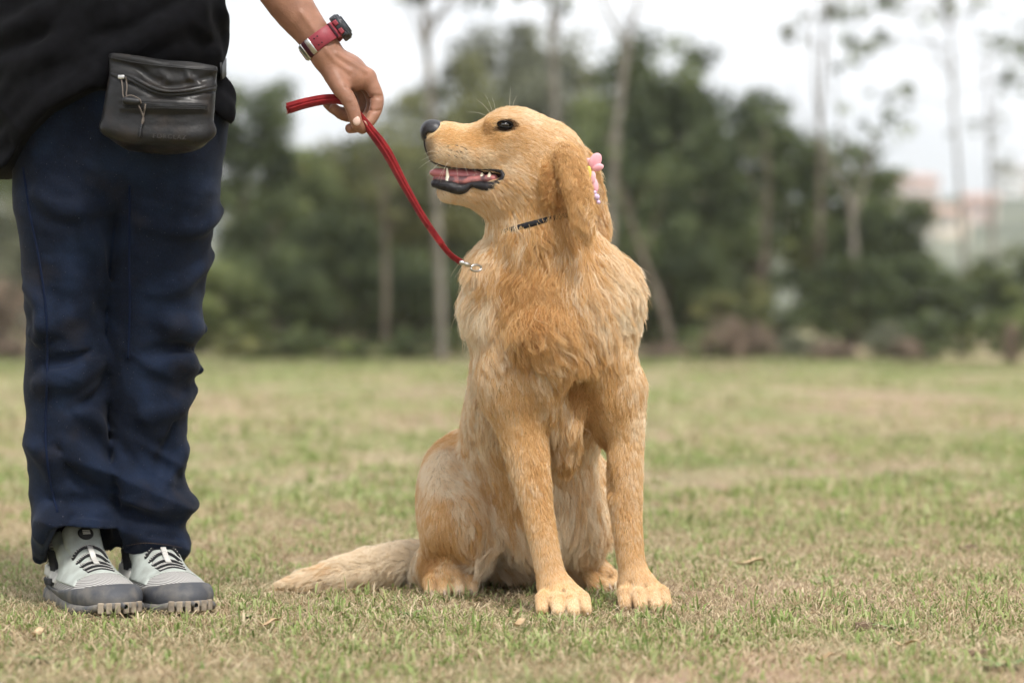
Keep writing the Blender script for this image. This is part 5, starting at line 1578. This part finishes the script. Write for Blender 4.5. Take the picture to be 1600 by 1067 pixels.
# ------------------------------------------------------------------ fur
# combing guides: photo pixel, combing direction (right, down), length mm, lift, curl mm, tone (-1 rich .. 1 cream; hollows and folds carry painted shade)
GUIDES = [
 (690,194,1,0,4.6,0.15,0,0.148),(720,196,1,0,5.75,0.15,0,0.185),(745,196,1,-0.1,8.05,0.25,0,0.1),(768,180,1,-0.2,10.3,0.35,0,0.148),(795,174,1,0.15,10.3,0.2,0,0.222),
 (830,184,1,0.5,10.3,0.2,0,0.259),(870,206,0.8,0.8,11,0.2,0,0.2),(815,215,1,0.3,9.2,0.18,0,-0.037),(845,230,0.9,0.6,9,0.2,0,0),(770,215,1,0.25,6.9,0.15,0,-0.222),
 (740,215,1,0.1,5.75,0.15,0,-0.37),(705,215,1,0.1,4.6,0.15,0,-0.259),(690,238,0.9,0.5,5.75,0.2,0,0.444),(720,245,0.9,0.5,6.9,0.2,0,0.407),(755,245,1,0.35,8.05,0.2,0,0.259),
 (785,240,1,0.4,9.2,0.2,0,0.111),(800,265,1,0.5,12.6,0.2,0,0.222),(830,265,0.9,0.6,13,0.22,0,0),(820,295,0.9,0.7,18,0.25,1,0.148),(795,300,0.8,0.6,14,0.22,0,0.1),
 (690,306,1,0.3,6,0.25,0,0.519),(715,310,1,0.3,7,0.25,0,0.296),(750,312,0.9,0.5,10,0.25,0,0.1),(780,318,0.6,0.9,18,0.28,1,0.1),(760,330,0.3,1,20,0.3,1,0.3),
 (755,350,0,1,28,0.35,2,0.6),(790,345,0.25,1,28,0.3,2,0.15),(835,325,0.5,1,24,0.28,2,0),(800,370,0.1,1,44.2,0.32,3.6,0.1),
 (874,240,0.45,1,13.5,0.287,1.8,-0.35),(860,265,-0.45,1,20,0.4,6,-0.55),(864,297,-0.35,1,24,0.42,7,-0.5),(892,258,0.3,1,15,0.253,1.8,-0.3),(902,300,0.2,1,18,0.23,3.6,-0.25),(908,335,0.15,1,22.5,0.23,3.6,-0.15),  # curls before the ear: rich coat, darkened further as painted shade of the hollow
 (916,362,0.1,1,22,0.22,3,0),(925,300,0.5,0.9,20,0.35,3,0.1),(935,345,0.5,0.9,28,0.4,3,0.2),
 (755,385,-0.25,1,41.6,0.38,3.6,0.35),(850,380,0.15,1,49.4,0.3,6,-0.1),(895,375,0.3,1,44.2,0.3,4.8,-0.05),(940,395,0.5,0.9,44.2,0.35,3.6,0.3),
 (735,440,-0.6,0.8,30.1,0.34,3.6,0.45),(770,425,-0.3,1,46.8,0.32,4.8,0.2),(815,425,-0.35,0.9,44.2,0.34,8.4,-0.45),(855,425,0.25,1,46.8,0.32,8.4,-0.45),(900,425,0.5,0.9,49.4,0.28,4.8,0.1),(955,435,0.8,0.8,31.8,0.297,3.6,0.338),
 (730,480,-0.6,0.9,30.1,0.357,3.6,0.6),(765,480,-0.3,1,41.6,0.3,3.6,0.45),(805,475,0.1,1,39,0.32,8.4,-0.35),(845,480,0.35,1,41.6,0.35,8.4,-0.6),(885,480,0.4,1,44.2,0.3,6,-0.3),(930,480,0.4,1,44.2,0.25,3.6,0.2),(980,485,0.5,0.9,28.3,0.323,3.6,0.488),
 (745,530,0.15,1,31.2,0.28,2.4,0.45),(785,530,0.3,1,31.2,0.25,2.4,0.15),(830,525,0.3,1,36.4,0.3,6,-0.3),(870,530,0.5,1,36.4,0.28,4.8,-0.2),(910,530,0.3,1,33.8,0.25,2.4,0),(960,530,0.3,1,31.2,0.25,2.4,0.25),(995,540,0.3,1,20,0.3,2,0.5),
 (760,590,0.1,1,16,0.22,1,0.25),(805,590,0.2,1,15,0.2,1,0),(850,585,0.5,1,22,0.24,2,0),(880,590,0.2,1,20,0.25,2,-0.1),(905,610,-0.2,1,14,0.25,2,-0.6),(945,590,0.1,1,16,0.2,1,0),(990,590,0.15,1,16,0.25,1,0.35),  # hollow by the far elbow: its shade is put into the low tone
 (790,650,0.2,1,13,0.2,1,0.1),(830,650,0.15,1,13,0.2,1,-0.1),(872,640,0.1,1,26,0.3,3,0.15),(890,670,0,1,34,0.28,3,0.1),(920,660,0,1,18,0.25,2,-0.35),(965,660,0.1,1,13,0.2,1,-0.1),(1e+03,660,0.1,1,14,0.3,1,0.3),
 (805,730,0.2,1,13.5,0.243,0,0.15),(845,730,0.1,1,18.9,0.297,1,-0.15),(825,800,0.2,1,10.8,0.216,0,0.1),(850,800,0.1,1,12.2,0.243,0,-0.1),(845,870,0.2,1,9.45,0.203,0,0.1),(865,880,0.2,1,9.45,0.203,0,-0.05),(876,925,0.1,1,4.72,0.127,0,0.1),(890,950,0.1,1,3.78,0.109,0,0.25),
 (960,740,0,1,16.2,0.297,1,-0.1),(995,740,0.1,1,14.9,0.297,0,0.2),(975,810,0.05,1,10.8,0.243,0,0.05),(985,870,0.1,1,9.45,0.203,0,0),(1e+03,925,0.15,1,6.75,0.182,0,0.15),(1.02e+03,945,0.2,1,5.4,0.156,0,0.25),
 (738,600,-0.15,1,20,0.28,2,0.5),(732,650,-0.1,1,20,0.28,2,0.45),(750,690,0.1,1,18,0.22,1,0.25),(775,720,0.2,1,18,0.2,1,0.1),(790,770,0.2,1,22,0.2,1,-0.1),
 (690,690,-0.3,1,14,0.2,1,-0.05),(672,725,0.35,0.8,16,0.25,0,0.712),(700,755,0.5,0.85,18,0.22,0,0.562),(735,800,0.35,1,20,0.22,1,0.338),(655,770,-0.1,1,13,0.2,0,0.15),(680,800,0.15,1,13,0.18,0,-0.0375),
 (655,830,0,1,13,0.22,0,0.112),(690,850,0.2,1,15,0.2,1,-0.3),(670,885,0.15,1,15,0.25,1,-0.5),(725,860,0.3,1,26,0.25,2,0.1),(700,905,0.3,1,10.8,0.195,0,0.1),(715,922,0.2,1,3.78,0.109,0,0.45),  # lowest tones paint the shadow of the thigh and hock fold
 (770,810,0.1,1,38,0.2,3,0.55),(765,850,0.05,1,50,0.22,4,0.75),(800,830,0.15,1,50,0.2,4,0.6),(820,860,0.1,1,45,0.2,4,0.3),(890,760,0.05,1,26,0.22,2,0.3),(890,820,0.05,1,44,0.22,4,0.6),(925,800,0.1,1,36,0.22,3,0.4),(935,850,0.2,1,30,0.22,3,0.35),
 (920,910,0.7,0.4,12.2,0.195,0,0),(945,915,0.8,0.3,5.67,0.136,0,0.2),
 (640,880,-0.9,0.25,28.6,0.35,3,1),(610,868,-0.95,0.1,33,0.4,3,1),(600,905,-0.9,0.4,35.2,0.3,4,0.555),(550,878,-1,0.2,33,0.32,3,0.945),(540,905,-0.95,0.35,35.2,0.28,4,0.555),(490,898,-1,0.25,28.6,0.28,2,0.815),(455,912,-1,0.3,24.2,0.22,1,0.62),(435,920,-1,0.3,22,0.2,1,0.49),
]
g_pos = np.array([D.hit(g[0], g[1]) for g in GUIDES])
g_dir = np.array([[g[2], 0.0, -g[3]] for g in GUIDES]); g_dir /= np.linalg.norm(g_dir, axis=1)[:, None]
g_par = np.array([g[4:8] for g in GUIDES]); g_par[:, 3] *= 1.3                      # length, lift, curl, tone
# the side turned away from the camera takes the same combing, mirrored in depth
back = g_pos.copy(); back[:, 1] = 2 * np.interp(back[:, 2], [0, 0.3, 0.5, 0.8], [0.36, 0.26, 0.12, HD]) - back[:, 1]
keep = back[:, 1] > g_pos[:, 1] + 0.06
g_pos = np.vstack([g_pos, back[keep]]); g_dir = np.vstack([g_dir, g_dir[keep]]); g_par = np.vstack([g_par, g_par[keep]])

def comb(pts):
    out_d = np.zeros((len(pts), 3)); out_p = np.zeros((len(pts), 4))
    for a in range(0, len(pts), 20000):
        q = pts[a:a + 20000]
        d2 = ((q[:, None, :] - g_pos[None]) ** 2).sum(2)
        w = 1.0 / (d2 + 0.00008) ** 2
        w /= w.sum(1)[:, None]
        out_d[a:a + 20000] = w @ g_dir; out_p[a:a + 20000] = w @ g_par
    return out_d, out_p

V, Q = D.V, D.Q
tri = np.concatenate([Q[:, [0, 1, 2]], Q[:, [0, 2, 3]]])
e1, e2 = V[tri[:, 1]] - V[tri[:, 0]], V[tri[:, 2]] - V[tri[:, 0]]
cr = np.cross(e1, e2); area = np.linalg.norm(cr, axis=1) * 0.5
fn = cr / (np.linalg.norm(cr, axis=1)[:, None] + 1e-12)
vn = np.zeros_like(V)
for c in range(3):
    np.add.at(vn, tri[:, c], cr)
vn /= np.linalg.norm(vn, axis=1)[:, None] + 1e-12

def bare(p):
    """1 where there is no coat: mouth, nose leather, eye, pads"""
    m = np.zeros(len(p), bool)
    def near(px, py, dy, rx, ry, rz):
        c = P(px, py, dy)
        return (((p - c) / np.array([rx, ry, rz])) ** 2).sum(1) < 1
    m |= near(677, 205, HD, 0.022, 0.026, 0.020)
    m |= near(664, 232, HD, 0.010, 0.014, 0.022)
    for sg in (-1, 1):
        m |= near(789, 196, HD + sg * 0.048, 0.0125, 0.016, 0.0085)
    m |= near(724, 274, HD, 0.062, 0.040, 0.0125)
    m |= near(762, 276, HD, 0.030, 0.055, 0.0115)
    m |= p[:, 2] < 0.003
    return m

def sample(n):
    cen = V[tri].mean(1)
    cd = fn @ np.array([0.0, -1.0, 0.12])
    w = area * np.where(cd > -0.25, 1.0, 0.3)
    head = (cen[:, 2] > 0.60) & (cen[:, 0] < 0.10)
    w *= np.where(head, 2.4, 1.0)
    w *= np.where((cen[:, 2] < 0.30) & (cen[:, 1] < 0.13), 2.0, 1.0)
    w *= np.where((cen[:, 2] > 0.36) & (cen[:, 2] < 0.62) & (cen[:, 1] < 0.16), 1.4, 1.0)
    t = rng.choice(len(tri), n, p=w / w.sum())
    r1, r2 = np.sqrt(rng.random(n)), rng.random(n)
    b = np.stack([1 - r1, r1 * (1 - r2), r1 * r2], 1)
    p = (V[tri[t]] * b[:, :, None]).sum(1); nn = (vn[tri[t]] * b[:, :, None]).sum(1)
    nn /= np.linalg.norm(nn, axis=1)[:, None] + 1e-12
    k = ~bare(p)
    return p[k], nn[k]

KP = 7
TT = np.linspace(0, 1, KP)

def strands(p, n, jit, ph):
    """paths (N,KP,3) of hairs rooted at p; jit: spread of direction, ph: curl phases (N,3)"""
    d, par = comb(p)
    N = len(p)
    wob = np.stack([vnoise(p, 28.0, s) for s in (1, 2, 3)], 1) * 0.42 + np.stack([vnoise(p, 80.0, s) for s in (4, 5, 6)], 1) * 0.30
    d = d / (np.linalg.norm(d, axis=1)[:, None] + 1e-9)
    longness = np.clip((par[:, 0:1] - 4) / 28.0, 0.05, 1.2)
    d = d + wob * longness + rng.normal(0, 1, (N, 3)) * jit * (0.35 + 0.65 * longness)
    tan = d - (d * n).sum(1)[:, None] * n
    tl = np.linalg.norm(tan, axis=1)[:, None]
    tan = tan / (tl + 1e-6)
    L = par[:, 0:1] / 1000.0 * (1.0 + 0.25 * np.clip(rng.normal(0, 1, (N, 1)), -2, 2))
    lift = par[:, 1:2] * (1.15 + 0.35 * rng.normal(0, 1, (N, 1)))
    bi = np.cross(n, tan)
    t = TT[None, :, None]
    path = p[:, None, :] + L[:, None] * (tan[:, None] * t * 0.94 + n[:, None] * (lift[:, None] * 1.6 * (t - 0.62 * t * t)))
    path[:, :, 2] -= (L * 0.22 * np.clip(par[:, 0:1] / 40, 0, 1)) * TT[None] ** 2
    A = 1.5 * par[:, 2:3] / 1000.0
    w = (TT[None] ** 0.8) * A * np.sin(2 * np.pi * (1.25 * TT[None]) + ph[:, 0:1])
    w2 = (TT[None] ** 0.8) * A * 0.6 * np.sin(2 * np.pi * (1.0 * TT[None]) + ph[:, 1:2])
    path += bi[:, None] * w[:, :, None] + n[:, None] * w2[:, :, None]
    return path, par

def clump(child, roots, centre_paths, centre_roots, strength, power):
    kd = kdtree.KDTree(len(centre_roots))
    for i, c in enumerate(centre_roots):
        kd.insert(c, i)
    kd.balance()
    idx = np.array([kd.find(r)[1] for r in roots])
    s = (TT[None, :, None] ** power) * strength[:, None, None]
    tgt = centre_paths[idx]
    return child + (tgt - child) * s, idx

NF = FUR_N
r0, n0 = sample(NF)
rc, nc = sample(int(NF * 0.05))
rb, nb = sample(int(NF * 0.012))
pc, parc = strands(rc, nc, 0.16, rng.random((len(rc), 3)) * 6.28)
pb, parb = strands(rb, nb, 0.25, rng.random((len(rb), 3)) * 6.28)
lc = np.clip((parc[:, 0] - 8) / 20, 0, 1)
pc, ib = clump(pc, rc, pb, rb, 0.5 * lc, 1.3)
phs = rng.random((len(r0), 3)) * 1.2
p0, par0 = strands(r0, n0, 0.17, phs)
l0 = np.clip((par0[:, 0] - 5) / 20, 0.06, 1)
st = l0 * rng.uniform(0.6, 1.0, len(r0))
fly = rng.random(len(r0)) < 0.05
st[fly] = 0.05
p0, ic = clump(p0, r0, pc, rc, st, 1.15)
p0[:, :, 2] = np.maximum(p0[:, :, 2], 0.0025)
# colour: rich gold to cream, by region, lock and hair, with the guides' painted shade in hollows
tone = 0.12 + par0[:, 3] + 0.18 * vnoise(r0, 9.0, 8) + (0.20 * rng.normal(0, 1, len(rc))[ic] + 0.20 * rng.normal(0, 1, len(rb))[ib][ic]) * (0.15 + 0.85 * l0) + 0.20 * rng.normal(0, 1, len(r0))
C_RICH, C_GOLD, C_CREAM = np.array([0.55, 0.285, 0.092]), np.array([0.76, 0.500, 0.230]), np.array([0.94, 0.82, 0.64])
def fur_colour(t):
    t = np.clip(t, -1, 1)[:, None]
    return np.where(t < 0, C_GOLD + (C_RICH - C_GOLD) * -t, C_GOLD + (C_CREAM - C_GOLD) * t)
f_col = fur_colour(tone)
for i, (a_, b_) in enumerate(((697, 228), (704, 226), (711, 227), (718, 229), (725, 232), (694, 235), (702, 234), (710, 235), (718, 237), (726, 239), (700, 242), (709, 243), (718, 245))):
    dot = D.hit(a_, b_)                                  # dark roots of the whiskers
    f_col[((r0 - dot) ** 2).sum(1) < 0.0013 ** 2] = (0.10, 0.055, 0.03)
for sg in (-1, 1):                                       # dark rims round the eye, running into the inner corner
    for c_, rr in ((P(789, 196, HD + sg * 0.048), (0.0165, 0.02, 0.0105)), (P(776, 201, HD + sg * 0.045), (0.008, 0.02, 0.004))):
        k_ = (((r0 - c_) / np.array(rr)) ** 2).sum(1) < 1
        f_col[k_] *= np.array([0.30, 0.24, 0.20])
k_ = (((r0 - P(672, 232, HD)) / np.array([0.017, 0.030, 0.024])) ** 2).sum(1)
f_col *= np.clip(0.18 + k_ * 0.6, 0.18, 1)[:, None]          # dark skin showing under the nose

def hair_object(name, paths, rad, cols, material, parent):
    hc = bpy.data.hair_curves.new(name)
    n, k = paths.shape[:2]
    hc.add_curves([k] * n)
    off = np.zeros(3)
    q = parent
    while q is not None:
        off += np.array(q.location); q = q.parent
    hc.points.foreach_set('position', (paths - off).astype(np.float32).ravel())
    ra = hc.attributes.get('radius') or hc.attributes.new('radius', 'FLOAT', 'POINT')
    ra.data.foreach_set('value', rad.astype(np.float32).ravel())
    ca = hc.attributes.new('col', 'FLOAT_COLOR', 'CURVE')
    c4 = np.ones((n, 4), np.float32); c4[:, :3] = cols
    ca.data.foreach_set('color', c4.ravel())
    hc.materials.append(material)
    o = bpy.data.objects.new(name, hc)
    COL.objects.link(o)
    o.parent = parent
    return o

def hair_mat(name):
    m = bpy.data.materials.new(name); m.use_nodes = True
    n, l = m.node_tree.nodes, m.node_tree.links
    n.remove(n['Principled BSDF'])
    h = n.new('ShaderNodeBsdfHairPrincipled')
    h.parametrization = 'COLOR'
    a = n.new('ShaderNodeAttribute'); a.attribute_name = 'col'
    l.new(a.outputs['Color'], h.inputs['Color'])
    h.inputs['Roughness'].default_value = 0.42
    h.inputs['Radial Roughness'].default_value = 0.6
    l.new(h.outputs[0], n['Material Output'].inputs['Surface'])
    return m
fur_m = attr_mat('golden_fur', 'col', 0.42, 0.35, 0.35)
taper = np.clip(1.0 - TT ** 2.2, 0.12, 1)
r_root = np.interp(par0[:, 0], [4, 12, 30], [0.00030, 0.00032, 0.00034])
fur = hair_object('fur', p0, r_root[:, None] * taper[None], f_col, fur_m, dog)

# skin under the coat, tinted like the hair that covers it
skin_m = attr_mat('dog_skin', 'col', 0.85)
_, vp = comb(V)
vc = fur_colour(vp[:, 3]) * 0.7
mouth_v = np.zeros(len(V), bool)
c_m = P(724, 274, HD)
mouth_v |= (((V - c_m) / np.array([0.064, 0.045, 0.0135])) ** 2).sum(1) < 1
mouth_v |= (((V - P(762, 276, HD)) / np.array([0.030, 0.055, 0.0125])) ** 2).sum(1) < 1
vc[mouth_v] = (0.035, 0.018, 0.018)
for sg in (-1, 1):
    ed = (((V - P(789, 196, HD + sg * 0.048)) / np.array([0.018, 0.022, 0.014])) ** 2).sum(1)
    vc[ed < 1] = (0.03, 0.018, 0.012)
lipd = (((V - P(664, 234, HD)) / np.array([0.016, 0.020, 0.026])) ** 2).sum(1)
vc[lipd < 1] = (0.03, 0.02, 0.018)
set_col(dog_me, vc)
body = link('body', dog_me, skin_m, dog)
# ------------------------------------------------------------------ nose, eyes, mouth
nose_m = mat('nose_leather', (0.012, 0.012, 0.014), 0.38, 0.5, noise=(160, (0.028, 0.027, 0.030), 3), bump=(420, 0.5, 0.0012))
N = Field(*[axis((c - 0.034, c + 0.034, 0.0011)) for c in P(677, 206, HD)])
N.add(Ell(P(676, 203, HD), (0.0190, 0.0220, 0.0165)), 0)
N.add(Ell(P(668, 212, HD), (0.0100, 0.0165, 0.0120)), 0.008)
for sg in (-1, 1):
    N.add(Ell(P(682, 208, HD + sg * 0.0125), (0.0130, 0.0105, 0.0125)), 0.008)
    N.sub(Ell(P(670, 211, HD + sg * 0.0170), (0.0050, 0.0080, 0.0036)), 0.003)
    N.sub(Cone(P(674, 212, HD + sg * 0.0235), P(688, 214, HD + sg * 0.0245), 0.0036, 0.0016), 0.003)
N.sub(Cone(P(656, 206, HD), P(660, 226, HD), 0.0011, 0.0011), 0.002)
link('nose', N.mesh('nose', 2), nose_m, dog)

eye_m = mat('dog_eye', (0.012, 0.006, 0.003), 0.06, 0.6, coat=1.0)
rim_m = mat('eye_rim', (0.0045, 0.003, 0.0025), 0.75, 0.2)
for sg in (-1, 1):
    c = P(789, 195.5, HD + sg * 0.0445)
    E = Field(*[axis((q - 0.016, q + 0.016, 0.0008)) for q in c])
    E.add(Ell(c, (0.0096, 0.0098, 0.0062)), 0)
    eo = link('eye', E.mesh('eye', 1), eye_m, dog)
    for up, nm in ((1, 'eyelid'), (-1, 'eyelid')):
        a = np.linspace(-0.15, math.pi + 0.15, 22)
        xx = np.cos(a) * 0.0112; zz = np.sin(a) * (0.0048 if up > 0 else 0.0044) * up + np.cos(a) * -0.0012
        yy = sg * (0.0088 - 0.42 * (np.abs(xx) / 0.0118) ** 2 * 0.0098)
        pts = c[None] + np.stack([xx, yy, zz], 1)
        link(nm, sweep(nm, pts, circle(0.0015, 7), (0, 1, 0), np.interp(np.linspace(0, 1, 22), [0, .15, .5, .85, 1], [.6, 1, 1.15, 1, .6])), rim_m, eo)

lip_m = mat('lip_black', (0.006, 0.0055, 0.0065), 0.42, 0.4, noise=(120, (0.020, 0.017, 0.020), 4), bump=(170, 0.9, 0.0025))
gum_m = mat('gum', (0.42, 0.15, 0.14), 0.35, 0.5, noise=(60, (0.10, 0.05, 0.055), 3, 0.45, 0.6))
tongue_m = mat('tongue', (0.47, 0.16, 0.17), 0.38, 0.45, noise=(40, (0.56, 0.22, 0.22), 3), bump=(300, 0.4, 0.0012))
tooth_m = mat('tooth', (0.78, 0.73, 0.60), 0.25, 0.5, noise=(90, (0.68, 0.60, 0.44), 3))
def mouth_tube(name, pts, m, flat=1.0):
    """pts: (px, py, half-width from the head's middle plane, radius); both sides joined round the front"""
    q = spline(np.array(pts, float), len(pts) * 4)
    F = Field(axis((P(650, 0, HD)[0], P(805, 0, HD)[0], 0.0014)), axis((HD - 0.062, HD + 0.062, 0.0014)), axis((P(0, 318, HD)[2], P(0, 240, HD)[2], 0.0014)))
    ends = []
    for sg in (-1, 1):
        c = [(P(a, b, HD + sg * h), r) for a, b, h, r in q]
        F.add(Chain([c[i] for i in range(0, len(c), 2)] + [c[-1]]), 0.002)
        ends.append(c[0])
    F.add(Cone(ends[0][0], ends[1][0], ends[0][1], ends[1][1]), 0.002)
    return link(name, F.mesh(name, 2), m, dog)
mouth_tube('lower_lip', [(680, 287, 0.008, .0066), (690, 289, 0.016, .0082), (706, 293, 0.022, .0092), (722, 296, 0.0255, .0080), (736, 289, 0.0290, .0046), (750, 290, 0.0335, .0066), (766, 292, 0.0395, .0080), (780, 286, 0.0450, .0062), (787, 277, 0.0480, .0044), (783, 268, 0.0475, .0032)], lip_m)
mouth_tube('upper_lip', [(673, 250, 0.006, .0026), (682, 256, 0.015, .0020), (698, 261, 0.0215, .0014), (722, 264, 0.0255, .0012), (750, 265, 0.0320, .0014), (772, 266, 0.0415, .0024), (784, 269, 0.0465, .0034)], lip_m)
mouth_tube('gum', [(681, 280, 0.006, .0050), (700, 282, 0.0155, .0065), (724, 283, 0.0215, .0072), (748, 281, 0.0280, .0072), (772, 279, 0.0350, .0062)], gum_m)
Tn = Field(axis((P(655, 0, HD)[0], P(790, 0, HD)[0], 0.0014)), axis((HD - 0.045, HD + 0.045, 0.0014)), axis((P(0, 300, HD)[2], P(0, 250, HD)[2], 0.0014)))
Tn.chain([(P(683, 270, HD), .0125), (P(694, 272, HD), .0165), (P(715, 274, HD), .0185), (P(745, 276, HD), .022), (P(775, 277, HD), .024)], 0.004, ((0, 0, 1), 0.55))
Tn.sub(Cone(P(668, 261, HD), P(760, 265, HD), 0.0022, 0.0026), 0.004)
link('tongue', Tn.mesh('tongue', 2), tongue_m, dog)
def tooth(px, py, h, w, z, lean=0.0, up=True):
    for sg in (-1, 1):
        b = P(px, py, HD + sg * z)
        tip = b + np.array([-lean, sg * 0.001, h if up else -h])
        F = Field(axis((b[0] - .012, b[0] + .012, .0009)), axis((b[1] - .010, b[1] + .010, .0009)), axis((min(b[2], tip[2]) - .006, max(b[2], tip[2]) + .006, .0009)))
        F.add(Cone(b, tip, w, w * 0.28), 0)
        link('tooth', F.mesh('tooth', 1), tooth_m, dog)
tooth(699.5, 283, 0.0210, 0.0042, 0.0185, 0.001)          # canines
for px, py, h, w, z in ((684, 282, 0.004, .0022, 0.006), (688, 282, 0.0045, .0024, 0.011), (692.5, 282, 0.004, .0022, 0.0145), (728, 281, 0.0035, .0034, 0.0235), (741, 280, 0.0055, .0046, 0.0265), (753, 278, 0.0070, .0056, 0.0305), (765, 276, 0.0060, .0050, 0.0345)):
    tooth(px, py, h, w, z)
# whiskers and brow hairs
wk = []
for a in ((690, 242, -32, 10), (688, 246, -34, 18), (694, 250, -26, 26), (686, 238, -24, 4), (700, 252, -12, 34), (712, 254, 4, 26), (720, 250, 12, 26), (706, 248, -22, 34), (730, 252, 16, 22), (695, 308, -8, 14), (705, 310, -2, 16), (715, 311, 3, 16),
          (768, 180, -24, -24), (771, 179, -14, -32), (775, 176, -6, -22), (796, 170, 2, -34), (800, 170, 8, -20), (766, 184, -36, -8)):
    b = D.hit(a[0], a[1]); e = b + np.array([a[2], -8, -a[3]]) / 1000.0
    m_ = (b + e) / 2 + np.array([0, 0, 0.003])
    wk.append(spline([b, m_, e], 7))
wk = np.array(wk)
hair_object('whisker', wk, np.full((len(wk), 7), 0.00022) * np.linspace(1, .4, 7)[None], np.tile([0.75, 0.68, 0.55], (len(wk), 1)), fur_m, dog)
# claws
claw_m = mat('claw', (0.36, 0.27, 0.20), 0.4, 0.4)
for loc, toe, w in ((paw_a, 0.050, 1.05), (paw_b, 0.048, 1.0), (paw_c, 0.040, 1.0), (paw_d, 0.034, 0.92)):
    for u, f in ((-0.030, 0.60), (-0.0108, 0.95), (0.0108, 1.0), (0.030, 0.66)):
        a = loc(u * w * 1.08, toe * f + 0.006, 0.013); b = loc(u * w * 1.12, toe * f + 0.0150, 0.005)
        F = Field(*[axis((min(p_, q_) - .006, max(p_, q_) + .006, .001)) for p_, q_ in zip(a, b)])
        F.add(Cone(a, b, 0.0038, 0.0014), 0)
        link('claw', F.mesh('claw', 1), claw_m, dog)

# ================================================================== collar and flower clip
collar = empty('collar', tuple(P(845, 352, 0.05)), 'thin black collar half hidden in the fur of the dog neck', 'collar')
collar_m = mat('collar_black', (0.010, 0.010, 0.013), 0.6, 0.3)
a = np.linspace(0, 2 * np.pi, 60)
c0 = P(842, 350, 0.050)
ring_p = c0[None] + np.stack([np.cos(a) * 0.0755, np.sin(a) * 0.0808, -np.cos(a) * -0.020], 1)
link('band', sweep('band', ring_p, rrect(0.009, 0.004, 0.001), (-0.28, 0, 1), cap=False), collar_m, collar)
link('buckle', box_mesh('buckle', tuple(c0 + np.array([0.02, 0.085, 0.005])), (0.02, 0.006, 0.018), bev=0.002), steel_m, collar)

flower = empty('flower_clip', tuple(P(924, 268, 0.02)), 'pink cloth flower clip behind the dog ear with small beads', 'hair clip')
pink_m = mat('pink_petal', (0.80, 0.36, 0.42), 0.7, 0.2, noise=(60, (0.86, 0.50, 0.54), 3))
yel_m = mat('yellow_felt', (0.72, 0.55, 0.12), 0.7)
bead_m = mat('lilac_bead', (0.66, 0.50, 0.72), 0.25, 0.5)
fc_ = P(924, 272, -0.012)
for k, (px, py, L_, wd, an) in enumerate(((927, 254, .014, .010, 62), (918, 258, .010, .007, 120), (931, 264, .010, .006, 15), (926, 290, .013, .006, -75), (922, 280, .011, .006, -100))):
    c = P(px + 3, py - 2, 0.006 + 0.003 * (k % 2))
    F = Field(*[axis((q - 0.022, q + 0.022, 0.0012)) for q in c])
    rot = np.array(Matrix.Rotation(R(-an), 3, 'Y') @ Matrix.Rotation(R(18 * (-1) ** k), 3, 'X'))
    F.add(Ell(c, (L_, 0.0035, wd), rot), 0)
    link('petal', F.mesh('petal', 1), pink_m, flower)
c = P(920, 270, -0.004)
F = Field(*[axis((q - 0.016, q + 0.016, 0.0012)) for q in c]); F.add(Ell(c, (.0045, .004, .011)), 0)
link('flower_centre', F.mesh('flower_centre', 1), yel_m, flower)
for px, py, r in ((930, 308, .0052), (933, 316, .0036), (927, 301, .0034)):
    c = P(px + 2, py, 0.004)
    F = Field(*[axis((q - 0.008, q + 0.008, 0.0009)) for q in c]); F.add(Ell(c, (r, r, r)), 0)
    link('bead', F.mesh('bead', 1), bead_m, flower)
# ================================================================== air
haze_m = bpy.data.materials.new('haze')
haze_m.use_nodes = True
hn, hl = haze_m.node_tree.nodes, haze_m.node_tree.links
hn.remove(hn['Principled BSDF'])
hv = hn.new('ShaderNodeVolumePrincipled')
hv.inputs['Color'].default_value = (0.93, 0.95, 0.985, 1)
hv.inputs['Density'].default_value = 0.0009
hv.inputs['Anisotropy'].default_value = 0.65
hl.new(hv.outputs[0], hn['Material Output'].inputs['Volume'])
hz = box_mesh('haze', (0, 640, 33.5), (1840, 1420, 69))
haze = bpy.data.objects.new('haze', hz)
hz.materials.append(haze_m)
COL.objects.link(haze)
tag(haze, 'thin pale haze in the air over the field and hills', 'haze', kind='stuff')
